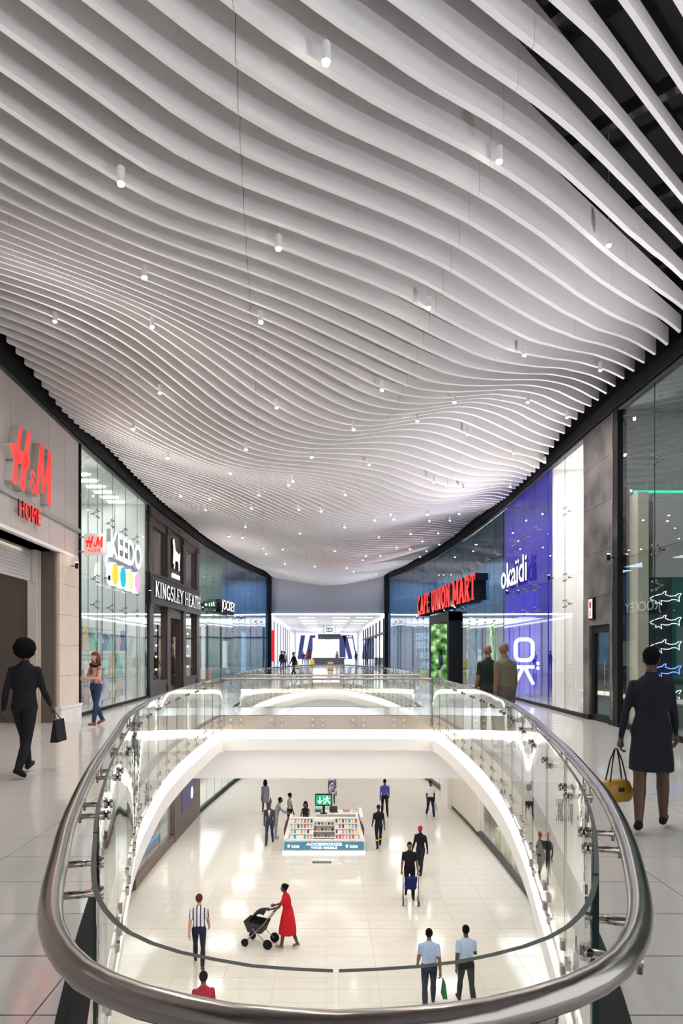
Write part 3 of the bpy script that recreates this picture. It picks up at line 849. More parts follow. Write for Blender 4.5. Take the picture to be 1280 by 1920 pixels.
# ---- left: glazed children's wear shop
win1 = sroot('window_1', wp(-1, 20.9) + (0,))
panes(win1, -1, 17.40, 24.45, 5, [(.08, 3.66), (3.66, 7.0)])
wallbox('base_rail', win1, -1, 17.3, 24.5, 0, .08, -.03, .10, BLACK)
for y in (17.34, 24.5):
    MB().box(XL(y) - .1, XL(y) + .03, y - .04, y + .04, 0, 7.0, BLACK).build('mullion', win1, world=True)
shell(wall_l, -1, 17.35, 24.55, 5.0, INT_G, INT_W, 6.95, (True, True), 215, (.93, 1, .97), INT_G, INT_W)
for k in range(9):
    y = 18 + k * .75
    MB().box(XL(y) - 1.3, XL(y) - .75, y, y + .16, 6.90, 6.945, LEDC).build('ceiling_luminaire', wall_l, world=True)

# ---- left: dark timber shopfront
br = sroot('window_2', wp(-1, 28.9) + (0,))
for a, b in ((24.6, 25.15), (27.2, 27.7), (29.9, 30.4), (32.65, 33.2)):
    wallbox('timber_pier', br, -1, a, b, 0, 6.92, -.04, .35, BROWN)
    wallbox('pier_capital', br, -1, a - .03, b + .03, 6.35, 6.5, -.08, .4, BROWN)
    wallbox('pier_block', br, -1, a - .03, b + .03, 3.30, 3.45, -.08, .4, BROWN)
    wallbox('pier_base', br, -1, a - .03, b + .03, 0, .35, -.07, .4, BROWN)
wallbox('cornice', br, -1, 24.6, 33.2, 6.6, 6.75, -.10, .4, BROWN)
wallbox('cornice', br, -1, 24.6, 33.2, 6.78, 6.95, -.06, .4, BROWN)
wallbox('signboard', br, -1, 24.6, 33.2, 3.50, 4.45, -.10, .4, BROWN)
wallbox('signboard_rail', br, -1, 24.6, 33.2, 4.45, 4.55, -.13, .43, BROWN)
wallbox('signboard_rail', br, -1, 24.6, 33.2, 3.42, 3.50, -.13, .43, BROWN)
for a, b in ((25.15, 27.2), (30.4, 32.65)):
    wallbox('window_rail', br, -1, a, b, 6.3, 6.6, 0, .2, BROWN)
    wallbox('window_sill', br, -1, a, b, 0, .55, -.02, .3, BROWN)
    panes(br, -1, a, b, 1, [(.55, 3.42), (4.55, 6.3)], .1, None, False)
    for y in (a + .08, b - .08):
        wallbox('window_stile', br, -1, y - .06, y + .06, .55, 3.42, .04, .12, BROWN, 1)
        wallbox('window_stile', br, -1, y - .06, y + .06, 4.55, 6.3, .04, .12, BROWN, 1)
wallbox('emblem_panel', br, -1, 27.7, 29.9, 4.55, 6.6, .05, .12, BROWN)
wallbox('door_transom', br, -1, 27.7, 29.9, 3.05, 3.42, .03, .12, BROWN)
for y in (27.85, 29.75):
    wallbox('door_post', br, -1, y - .09, y + .09, 0, 3.05, .05, .2, BROWN, 1)
shell(br, -1, 24.6, 33.2, 3.2, mat('shop_wall_timber', (.10, .07, .05), .6), INT_D, 6.9, (False, True), 130, (1, .8, .55))
BULB = mat('warm_bulb', (1, .75, .4), .5, emit=40)
for a in (25.35, 32.45, 26.95):
    for z in (.95, 1.45, 1.9, 2.5):
        MB().ball((XL(a) - .35, a, z), .03, BULB, 8, 6).build('bulb', br, world=True)

# ---- left: far glazed shop
win3 = sroot('window_3', wp(-1, 41) + (0,))
panes(win3, -1, 33.3, 49.6, 11, [(.06, 3.66), (3.66, 7.0)])
wallbox('base_rail', win3, -1, 33.3, 49.7, 0, .06, -.03, .1, BLACK)
shell(wall_l, -1, 33.3, 38.6, 3.6, mat('shop_wall_sage', (.30, .36, .27), .6), INT_D, 6.9, (False, True), 200, (1, .97, .9), None, mat('shop_wall_teal', (.10, .22, .19), .6))
shell(wall_l, -1, 38.7, 49.7, 3.0, INT_B, INT_D, 6.9, (False, True), 420, (.5, .72, 1))

# ---- right: near glazed shop with the fish outlines
win4 = sroot('window_4', wp(1, 8) + (0,))
panes(win4, 1, -6.0, 14.9, 14, [(.08, 3.66), (3.66, 7.0)])
wallbox('base_rail', win4, 1, -6, 14.95, 0, .10, -.03, .12, BLACK)
MB().box(XR(15) - .06, XR(15) + .14, 14.92, 15.14, 0, 7.0, BLACK).build('mullion', win4, world=True)
shell(wall_r, 1, 4.0, 14.98, 5.2, mat('shop_wall_slate', (.22, .24, .25), .6), mat('shop_ceiling_grey', (.30, .33, .34), .7), 6.95, (True, True), 130, (.9, 1, .97), None, mat('shop_wall_slate'))
MB().box(6.62, 6.85, 14.5, 14.9, 0, 5.05, mat('shop_wall_khaki', (.55, .52, .42), .6)).build('inner_pilaster', wall_r, world=True)
MB().box(7.0, 11.5, 14.62, 14.9, 3.25, 5.05, mat('shop_bulkhead_grey', (.42, .42, .44), .6)).build('inner_bulkhead', wall_r, world=True)
MB().box(6.6, 11.5, 14.60, 14.66, 5.05, 5.10, mat('green_light_strip', (.01, .45, .26), .5, emit=1.3)).build('green_strip', wall_r, world=True)
MB().box(6.83, 7.42, 14.66, 14.9, 0, 3.25, mat('navy_panel', (.012, .018, .035), .35)).build('navy_panel', wall_r, world=True)
MB().box(7.42, 11.0, 14.64, 14.9, 0, 3.25, mat('dark_green_panel', (.01, .085, .07), .35)).build('green_panel', wall_r, world=True)
sh = [(840,155),(870,135),(920,118),(980,103),(992,84),(1018,76),(1008,112),(1060,132),(1120,126),(1150,104),(1184,98),(1158,146),(1162,192),(1128,168),(1080,168),(1050,184),(1000,184),(962,176),(968,228),(940,200),(888,216),(908,190),(886,176),(856,172)]
for k, z in enumerate((2.80, 2.29, 1.77, 1.25, .73)):
    me = MB().tube([((a - 1012) * .00195, 0, -(b - 150) * .00195) for a, b in sh], .0085, 6, WHITEE2 if k != 3 else mat('blue_lit_face', (.1, .2, 1), .4, emit=2, ecol=(.15, .25, 1)), closed=True)
    o = me.build('shark_outline_sign'); o.location = (7.26, 14.60, z); reg(o, Matrix.Translation(o.location))
    tag(o, ['uppermost white shark outline on the dark shop panel', 'second white shark outline from the top on the dark shop panel', 'white shark outline directly above the blue one on the dark panel', 'blue lit shark outline on the dark shop panel', 'lowest white shark outline above the display table'][k], 'sign', 'shark outlines on the shop panel')

# ---- right: stone pier with service door
STONE = blotch_mat('grey_stone', [(.045, .04, .038), (.115, .105, .10), (.17, .155, .15)], 1.6, .55, detail=9)
pier = sroot('wall_pier', (6.5, 16, 0))
for i in range(5):
    z0 = [0.12, 2.95, 4.0, 5.1, 6.1][i]; z1 = [2.95, 4.0, 5.1, 6.1, 7.0][i]
    if i == 0:
        MB().box(6.40, 6.9, 16.62, 17.0, z0, z1 - .008, STONE).build('stone_slab', pier, world=True)
        MB().box(6.40, 6.9, 15.2, 15.42, z0, z1 - .008, STONE).build('stone_slab', pier, world=True)
        MB().box(6.40, 6.9, 15.42, 16.62, 2.28, z1 - .008, STONE).build('stone_slab', pier, world=True)
    else:
        cut = 16.15 if i % 2 else 15.95
        MB().box(6.40, 6.9, 15.2, cut - .004, z0, z1 - .008, STONE).build('stone_slab', pier, world=True)
        MB().box(6.405, 6.9, cut + .004, 17.0, z0, z1 - .008, STONE).build('stone_slab', pier, world=True)
MB().box(6.36, 6.42, 15.16, 15.2, 0, 7.0, CHROME).build('corner_bead', pier, world=True)
MB().box(6.38, 6.9, 15.18, 15.42, 0, .12, BLACK).build('plinth', pier, world=True)
MB().box(6.38, 6.9, 16.62, 17.02, 0, .12, BLACK).build('plinth', pier, world=True)
door = sroot('door_1', (6.5, 16, 0))
MB().box(6.46, 6.56, 15.42, 15.56, 0, 2.28, BLACK).build('door_frame', door, world=True)
MB().box(6.46, 6.56, 16.48, 16.62, 0, 2.28, BLACK).build('door_frame', door, world=True)
MB().box(6.46, 6.56, 15.56, 16.48, 2.10, 2.28, BLACK).build('door_frame', door, world=True)
MB().box(6.46, 6.56, 15.56, 16.48, 0, .16, BLACK).build('door_rail', door, world=True)
MB().box(6.50, 6.515, 15.56, 16.48, .16, 2.10, GLASS).build('door_pane', door, world=True)
MB().tube([(6.40, 15.68, .85), (6.40, 15.68, 1.45)], .013, 8, CHROME).tube([(6.40, 15.68, 1.0), (6.5, 15.68, 1.0)], .008, 6, CHROME).tube([(6.40, 15.68, 1.3), (6.5, 15.68, 1.3)], .008, 6, CHROME).build('door_handle', door, world=True)
MB().box(8.3, 8.35, 15.2, 17, 0, 2.9, mat('lobby_wall', (.35, .36, .33), .6)).build('lobby_wall', pier, world=True)
MB().box(6.9, 8.3, 15.2, 17, 2.9, 2.95, INT_W).build('lobby_ceiling', pier, world=True)
area_light('lobby_light', (7.5, 16, 2.85), (0, 0, 0), .8, .8, 12, (1, 1, .85))

# ---- right: white shop
win5 = sroot('window_5', wp(1, 18.4) + (0,))
panes(win5, 1, 17.05, 19.85, 2, [(.08, 3.66), (3.66, 7.0)])
wallbox('base_rail', win5, 1, 17.0, 19.9, 0, .09, -.03, .12, BLACK)
shell(wall_r, 1, 17.0, 19.9, 3.2, mat('shop_wall_pink_white', (.86, .80, .79), .6), INT_W, 6.95, (False, False), 270, (1, .93, .92))
for y in (17.0, 19.9):
    MB().box(XR(y) + .13, XR(y) + 3.3, y - .04, y + .04, 0, 6.95, mat('shop_wall_pink_white') if y < 18 else mat('shop_wall_pearl', (.80, .80, .78), .6)).build('party_wall', wall_r, world=True)
MB().box(6.75, 7.5, 17.25, 18.3, 0.0, .28, MARBLE).box(6.82, 7.45, 17.3, 18.25, .28, .42, mat('shop_wall_white')).build('display_plinth', wall_r, world=True)

# ---- right: blue shop
win6 = sroot('window_6', wp(1, 22.6) + (0,))
panes(win6, 1, 19.95, 25.25, 4, [(.08, 3.66), (3.66, 7.0)])
wallbox('base_rail', win6, 1, 19.9, 25.3, 0, .08, -.03, .12, BLACK)
shell(wall_r, 1, 19.95, 25.3, 3.0, OKB, OKB, 6.95, (False, False), 170, (.75, .72, 1))
MB().box(XR(25.2) + .02, XR(25.2) + 3, 25.16, 25.28, 0, 6.9, OKB).build('party_wall', wall_r, world=True)
pb = MB().box(6.62, 7.75, 24.86, 25.1, .1, 3.85, mat('violet_lightbox', (.03, .02, .42), .35, emit=.5, ecol=(.04, .03, .55)))
t = thing('lit_letter_panel', 'tall violet blue panel with large glowing white letters in the blue shop', 'sign', (6.62, 24.86, .1))
pb.build('panel', t, world=True)
mb = MB()
P = arc(.62, 1.10, .30, .34, 0, 360, 24)
rr = [(a * 1.0, b) for a, b in P]
def rrect(cx, cy, w, h, r, n=5):
    o = []
    for sx, sy, a0 in ((1, 1, 0), (-1, 1, 90), (-1, -1, 180), (1, -1, 270)):
        o += arc(cx + sx * (w / 2 - r), cy + sy * (h / 2 - r), r, r, a0, a0 + 90, n)
    return o
o_path = rrect(.58, 1.62, .62, .76, .2)
h2 = len(o_path) // 2
for seg in (o_path[:h2 + 1], o_path[h2:] + [o_path[0]]):
    mb.prism(ribbon(seg, .13), lambda a, b, t_: (a, -.02 - .02 * t_, b), WHITEE, WHITEE)
for seg in ([(.22, 1.0), (.95, 1.0)], [(.56, 1.0), (.24, .36)], [(.6, 1.0), (.92, .36)]):
    mb.prism(ribbon(seg, .12), lambda a, b, t_: (a, -.02 - .02 * t_, b), WHITEE2, WHITEE2)
mb.build('letters', t)
for z in (1.13, .95):
    MB().ball((1.08, -.03, z), (.06, .02, .06), WHITEE).build('dot', t)

# ---- right: long outdoor wear shop
win7 = sroot('window_7', wp(1, 37) + (0,))
panes(win7, 1, 25.35, 34.0, 6, [(.06, 3.66), (3.66, 7.0)])
panes(win7, 1, 38.4, 49.6, 8, [(.06, 3.66), (3.66, 7.0)])
panes(win7, 1, 34.0, 38.4, 3, [(3.66, 7.0)])
wallbox('base_rail', win7, 1, 25.3, 34.0, 0, .07, -.03, .12, BLACK)
wallbox('base_rail', win7, 1, 38.4, 49.7, 0, .07, -.03, .12, BLACK)
wallbox('portal_jamb', win7, 1, 33.9, 34.3, 0, 3.66, -.35, .9, BLACK)
wallbox('portal_jamb', win7, 1, 38.1, 38.4, 0, 3.66, -.35, .9, BLACK)
wallbox('portal_head', win7, 1, 33.9, 38.4, 3.2, 3.66, -.35, .9, BLACK)
shell(wall_r, 1, 25.35, 49.7, 3.4, INT_B, INT_D, 6.9, (False, True), 800, (.5, .75, 1))
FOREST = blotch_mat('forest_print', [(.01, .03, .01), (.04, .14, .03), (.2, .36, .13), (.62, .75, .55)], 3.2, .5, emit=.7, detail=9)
MB().box(5.86, 7.9, 38.02, 38.08, .02, 3.2, FOREST).build('forest_poster', win7, world=True)
MB().box(6.9, 7.0, 34.3, 38.0, .02, 3.2, FOREST).build('forest_poster', win7, world=True)
wallbox('forest_poster', win7, 1, 31.0, 32.6, .6, 3.0, 1.2, .05, FOREST)
TEAL = blotch_mat('shelf_goods', [(.01, .03, .08), (.02, .12, .25), (.05, .35, .45), (.5, .75, .8)], 6, .5, emit=.5, detail=4)  # goods given their own glow to brighten the shop interior
for a, b in ((26.2, 30.0), (39.2, 43.5), (44.0, 48.5)):
    for z in (.5, 1.2, 1.9, 2.5):
        wallbox('shelf', win7, 1, a, b, z, z + .05, 1.6, .5, mat('shelf_white', (.7, .75, .8), .5))
        wallbox('shelf_goods', win7, 1, a + .05, b - .05, z + .05, z + .45, 1.65, .35, TEAL).__setitem__('kind', 'stuff')

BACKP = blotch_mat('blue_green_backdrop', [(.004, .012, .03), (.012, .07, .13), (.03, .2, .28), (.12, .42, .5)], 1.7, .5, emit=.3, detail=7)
for a, b in ((25.6, 33.8), (38.6, 49.3)):
    wallbox('printed_backdrop', win7, 1, a, b, .1, 3.3, 2.5, .06, BACKP)
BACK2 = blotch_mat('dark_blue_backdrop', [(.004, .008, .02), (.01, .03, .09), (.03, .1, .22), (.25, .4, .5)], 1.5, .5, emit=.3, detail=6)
wallbox('printed_backdrop', win3, -1, 39.0, 49.3, .1, 3.3, 2.2, .06, BACK2)
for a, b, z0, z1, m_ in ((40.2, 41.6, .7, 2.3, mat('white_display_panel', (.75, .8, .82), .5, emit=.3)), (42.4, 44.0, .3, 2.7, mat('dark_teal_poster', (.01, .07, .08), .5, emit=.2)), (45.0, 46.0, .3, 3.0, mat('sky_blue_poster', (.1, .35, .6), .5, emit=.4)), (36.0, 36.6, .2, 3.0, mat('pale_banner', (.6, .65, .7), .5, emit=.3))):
    wallbox('display_panel', win3, -1, a, b, z0, z1, .55, .05, m_)
# ------------------------------------------------------------------ signs
DKRED = mat('dark_red_return', (.12, .01, .01), .5)
GRYW = mat('pale_return', (.55, .57, .6), .5)
DKBLU = mat('deep_blue_return', (.01, .008, .12), .5)
# red brand letters on the first fascia
t, L = sign_root('red_letter_sign', 'large red slanted brand letters on the grey fascia above the shutter', 'sign', wp(-1, 12.75, -.03), wp(-1, 14.95, -.03), 4.88)
def hm(root, sc_x, sc_z, yb, yf, m, ms, x0=0, z0=0):
    f = lambda a, b, tt: (x0 + a * sc_x, yb + (yf - yb) * tt, z0 + b * sc_z)
    H = [([(.10, -.02), (.36, .98)], [.15, .10]), ([(.40, -.04), (.70, 1.0)], [.2, .15]), ([(-.04, .56), (.1, .50), (.6, .47), (.74, .50)], [.05, .26, .22, .06])]
    A = [(arc(.86, .30, .07, .075, 0, 300, 8), .05), (arc(.85, .13, .09, .10, 70, 360, 8), .05), ([(.80, .25), (.98, .02)], .05)]
    M_ = [([(1.0, .0), (1.26, .96)], [.12, .16]), ([(1.24, .96), (1.32, .12)], [.15, .11]), ([(1.32, .12), (1.66, .97)], [.08, .13]), ([(1.64, .98), (1.58, -.04)], [.16, .2])]
    for nm, ss in (('letter', H), ('ampersand', A), ('letter', M_)):
        mb = MB()
        for p, w in ss: mb.prism(ribbon(p, w), f, m, ms)
        mb.build(nm, root)
SIDEG = mat('sign_return_grey', (.55, .5, .48), .4)
hm(t, L / 1.78, 1.16, .03, -.12, REDE, SIDEG, .08)
t, L = sign_root('red_word_sign', 'red word HOME in thin capitals below the large red letters', 'sign', wp(-1, 13.35, -.06), wp(-1, 14.5, -.06), 4.31)
letters(t, 'HOME', 0, 0, L, .34, 0, .03, REDE, 0, 'lettering', DKRED)
t = thing('blade_sign', 'small square blade sign with red letters projecting from the stone pier', 'sign', (-6.06, 17.10, 4.07))
MB().box(0, .54, 0, .06, 0, .54, mat('blade_panel', (.62, .53, .50), .5, emit=.25)).build('panel', t)
MB().box(-.12, .0, .01, .05, .07, .1, CHROME).box(-.12, 0, .01, .05, .44, .47, CHROME).build('bracket', t)
hm(t, .245, .27, -.002, -.012, REDE, REDE, .05, .2)
letters(t, 'HOME', .12, .07, .30, .09, -.002, .008, REDE)
# white letters with coloured discs
t, L = sign_root('disc_letter_sign', 'glowing white letter sign with four coloured discs on the glazed shop', 'sign', wp(-1, 19.3, -.1), wp(-1, 22.7, -.1), 3.62)
letters(t, 'KEEDO', 0, .72, L, .80, 0, .12, WHITEE, .02, 'lettering', GRYW)
MB().box(-.05, L + .05, .02, .04, -.06, 1.0, mat('lilac_back_panel', (.42, .46, .62), .5)).build('back_panel', t)
for k, c in enumerate(((.95, .55, .02), (.0, .42, .45), (.62, .78, .35), (.75, .32, .52))):
    mb = MB(); x = .32 + k * .82
    mb.tube([(x, .0, .26), (x, -.14, .26)], .34, 24, WHITEE2); mb.tube([(x, -.14, .26), (x, -.152, .26)], .31, 24, mat('disc_%d' % k, c, .4, emit=.5))
    mb.build('disc', t)
# timber shop letters
t, L = sign_root('serif_letter_sign', 'white serif capitals on the dark timber signboard', 'sign', wp(-1, 24.95, -.11), wp(-1, 32.95, -.11), 3.68)
serif_letters(t, 'KINGSLEY HEATH', 0, L, 0, .58, 0, -.04, mat('silver_lit_face', (.8, .82, .85), .4, emit=.7), DKGREY, .15)
t, L = sign_root('animal_emblem_sign', 'white animal emblem with small lettering on the dark timber panel', 'sign', wp(-1, 28.0, .03), wp(-1, 29.6, .03), 4.75)
dog = [(.15,.55),(.2,.9),(.22,1.25),(.12,1.5),(.3,1.6),(.45,1.4),(.5,1.15),(.8,1.1),(1.15,1.05),(1.3,1.2),(1.3,.95),(1.2,.75),(1.2,.35),(1.05,.35),(1.0,.7),(.65,.72),(.5,.7),(.42,.35),(.28,.35),(.3,.55)]
mb = MB(); mb.prism(dog[::-1], lambda a, b, tt: (a * L / 1.5, -.05 * tt, b), WHITEE2, DKGREY); mb.build('emblem', t)
for a, b in ((.12, .50), (.56, 1.30)):
    MB().box(a * L / 1.5, b * L / 1.5, -.04, 0, -.02, .15, WHITEE2).build('small_lettering', t)
# far left shop letters
t, L = sign_root('white_letter_sign', 'white rounded capitals on a black box on the far left glass', 'sign', wp(-1, 36.3, -.35), wp(-1, 39.6, -.35), 3.72)
MB().box(0, L, 0, .25, .04, .74, BLACK).build('back_box', t)
letters(t, 'JOCKEY', .1, 0.04, L - .15, .70, -.01, .04, WHITEE, .0, 'lettering', DKGREY)
# right: blue shop letters
t, L = sign_root('lowercase_letter_sign', 'glowing white lowercase letters on the blue shop glass', 'sign', wp(1, 25.0, -.12), wp(1, 21.6, -.12), 3.92)
letters(t, 'oka\u00efdi', 0, 0, L, .86, 0, .05, WHITEE, .008, 'lettering', DKBLU)
# right: red slab letters
t, L = sign_root('red_slab_letter_sign', 'big red slab serif capitals on deep black returns on the far right glass', 'sign', (5.62, 41.6), (6.30, 28.6), 3.86)
serif_letters(t, 'CAPE UNION MART', 0, L, 0, 1.1, .5, -.05, REDE, BLACK, .23)

def exit_sign(label, loc, rz, w=.62, h=.3, rods=.5, arrow=True):
    t = thing('exit_sign', label, 'sign', loc, rz)
    MB().box(-w/2, w/2, -.03, .03, 0, h, BLACK).build('case', t)
    MB().box(-w/2 + .02, w/2 - .02, -.036, -.03, .02, h - .02, mat('exit_green', (.01, .05, .03), .4, emit=.06, ecol=(.02, .4, .18))).build('face', t)
    fo = t.children[-1]
    mb = MB(); f = lambda a, b, tt: (a * w, -.037 - .006 * tt, b * h)
    for p, wd in (([(-.36, .5), (-.12, .5)], .06), ([(-.26, .75), (-.38, .5), (-.26, .25)], .06), ([(-.05, .25), (-.05, .75)], .04), ([(.1, .25), (.1, .75)], .04), ([(.2, .72), (.28, .48), (.2, .3)], .06), ([(.28, .48), (.36, .3)], .05), ([(.2, .62), (.36, .6)], .04)):
        mb.prism(ribbon(p, wd), f, WHITEE2, WHITEE2)
    mb.ball((.25 * w, -.04, .84 * h), (.03 * w, .004, .05 * h), WHITEE2, 8, 6); mb.build('symbol', fo)
    if rods:
        for s in (-1, 1): MB().tube([(s * w * .4, 0, h), (s * w * .4, 0, h + rods)], .008, 6, BLACK).build('rod', t)
    return t
exit_sign('small green exit sign projecting beside the dark timber shopfront', (-5.75, 33.9, 3.82), 0, .66, .34, 0)
MB().box(-6.3, -6.08, 33.88, 33.92, 3.95, 4.05, BLACK).build('sign_arm', wall_l, world=True)
t = thing('fire_sign', 'red and white fire sign in a black frame on the stone pier', 'sign', (6.36, 16.35, 2.42), -math.pi/2)
MB().box(-.14, .14, -.03, .03, 0, .52, BLACK).build('frame', t)
MB().box(-.11, .11, -.036, -.03, .03, .49, mat('sign_white', (.85, .82, .8), .5, emit=.3)).build('plate', t)
mb = MB(); mb.ball((0, -.038, .35), (.07, .004, .09), mat('sign_red', (.6, .03, .02), .5)); mb.box(-.02, .02, -.042, -.036, .07, .22, mat('sign_red')); mb.build('symbol', t)
# ------------------------------------------------------------------ far corridor
cor = sroot('wall_corridor', (0, 75, 0))
LEDS = mat('soft_light_strip', (1, .98, .96), .5, emit=1.6)
CORW = mat('corridor_white', (.82, .82, .86), .5)
MB().box(-4.6, -4.3, 50.3, 98, 0, 4.4, CORW).build('side_wall', cor, world=True)
MB().box(4.45, 4.7, 50.3, 98, 0, 4.4, CORW).build('side_wall', cor, world=True)
cc = sroot('ceiling_corridor', (0, 75, 4.36))
MB().box(-4.6, 4.7, 50.3, 98, 4.38, 4.5, CORW).build('soffit', cc, world=True)
for y in range(54, 96, 6):
    for x in (-2.2, 0.6, 2.4):
        MB().box(x, x + 1.3, y, y + .5, 4.35, 4.378, LEDS).build('ceiling_luminaire', cc, world=True)
for x in (-4.28, 4.3):
    MB().box(x, x + .12, 50.3, 80, 4.22, 4.36, LEDS).build('light_strip', cor, world=True)
for y in range(52, 82, 4):
    MB().box(4.36, 4.46, y, y + .3, 0, 4.2, BLACK).build('frame_post', cor, world=True)
    MB().box(-4.31, -4.22, y, y + .14, 0, 4.2, mat('grey_metal', (.3, .32, .35), .4)).build('frame_post', cor, world=True)
    MB().box(4.40, 4.44, y + .4, y + 3.8, .1, 3.0, GLASS).build('pane', cor, world=True)
MB().box(4.36, 4.46, 50.3, 82, 3.0, 3.15, BLACK).build('transom', cor, world=True)
MB().box(-4.26, -3.95, 52.4, 52.5, .9, 3.3, mat('red_banner', (.75, .02, .03), .5, emit=.5)).build('red_banner', cor, world=True)
MB().box(-4.6, 4.7, 98, 98.3, 0, 4.5, mat('end_wall_white', (.8, .8, .85), .5, emit=.6, ecol=(.75, .75, .9))).build('end_wall', cor, world=True)  # wall is no lamp; its glow is added to brighten the corridor
BLU = mat('blue_print', (.06, .07, .28), .5)
def para(x0, x1, dx, z0, z1):
    return MB().add([(x0, 97.95, z0), (x1, 97.95, z0), (x1 + dx, 97.95, z1), (x0 + dx, 97.95, z1), (x0, 98, z0), (x1, 98, z0), (x1 + dx, 98, z1), (x0 + dx, 98, z1)],
                    [(0,1,2,3),(0,4,5,1),(1,5,6,2),(2,6,7,3),(3,7,4,0)], BLU)
para(-4.1, -3.5, .5, .6, 4.0).build('blue_stripe', cor, world=True)
para(-3.0, -2.2, .7, .6, 4.0).build('blue_stripe', cor, world=True)
para(1.9, 2.8, 0, .6, 4.0).build('blue_stripe', cor, world=True)
para(3.2, 3.8, -.8, .6, 4.0).build('blue_stripe', cor, world=True)
para(4.3, 4.45, -.6, .6, 4.0).build('blue_stripe', cor, world=True)
for x0, x1 in ((-1.9, -.1), (.7, 1.9)):
    MB().box(x0, x1, 97.9, 97.97, 1.0, 3.6, mat('lit_screen', (.95, .95, 1), .5, emit=1.6)).build('lit_panel', cor, world=True)
t = thing('hanging_sign_board', 'wide dark directory board hanging from the corridor ceiling', 'sign', (.35, 72, 2.95))
MB().box(-1.2, 1.2, -.1, .1, 0, .55, INT_D).build('board', t)
for s in (-.6, .6): MB().tube([(s, 0, .55), (s, 0, 1.40)], .03, 6, BLACK).build('rod', t)
exit_sign('green exit sign hung above the dark directory board in the corridor', (.35, 70.5, 3.72), 0, .62, .38, .25)
exit_sign('black exit sign hung to the right in the far corridor', (2.9, 84, 3.3), 0, .8, .4, .68)
t = thing('service_counter', 'dark round service counter under the corridor directory board', 'counter', (.2, 90, 0))
MB().box(-2.0, 2.2, -.4, .4, 0, .85, INT_D).build('body', t); MB().box(-2.1, 2.3, -.5, .5, .85, .92, WHITE).build('top', t)
for k, (x, y) in enumerate(((-2.9, 66), (-1.6, 78), (.4, 60))):
    t = thing('kiosk_box', ['yellow floor stand near the red banner in the corridor', 'yellow floor stand in the middle of the corridor', 'tan cardboard box stand in the corridor mouth'][k], 'stand', (x, y, 0))
    c = mat('yellow_stand', (.7, .6, .03), .5) if k < 2 else mat('cardboard', (.45, .28, .12), .7)
    MB().box(-.25, .25, -.2, .2, 0.05, .75, c).build('panel', t); MB().box(-.3, .3, -.25, .25, 0, .05, DKGREY).build('base', t)

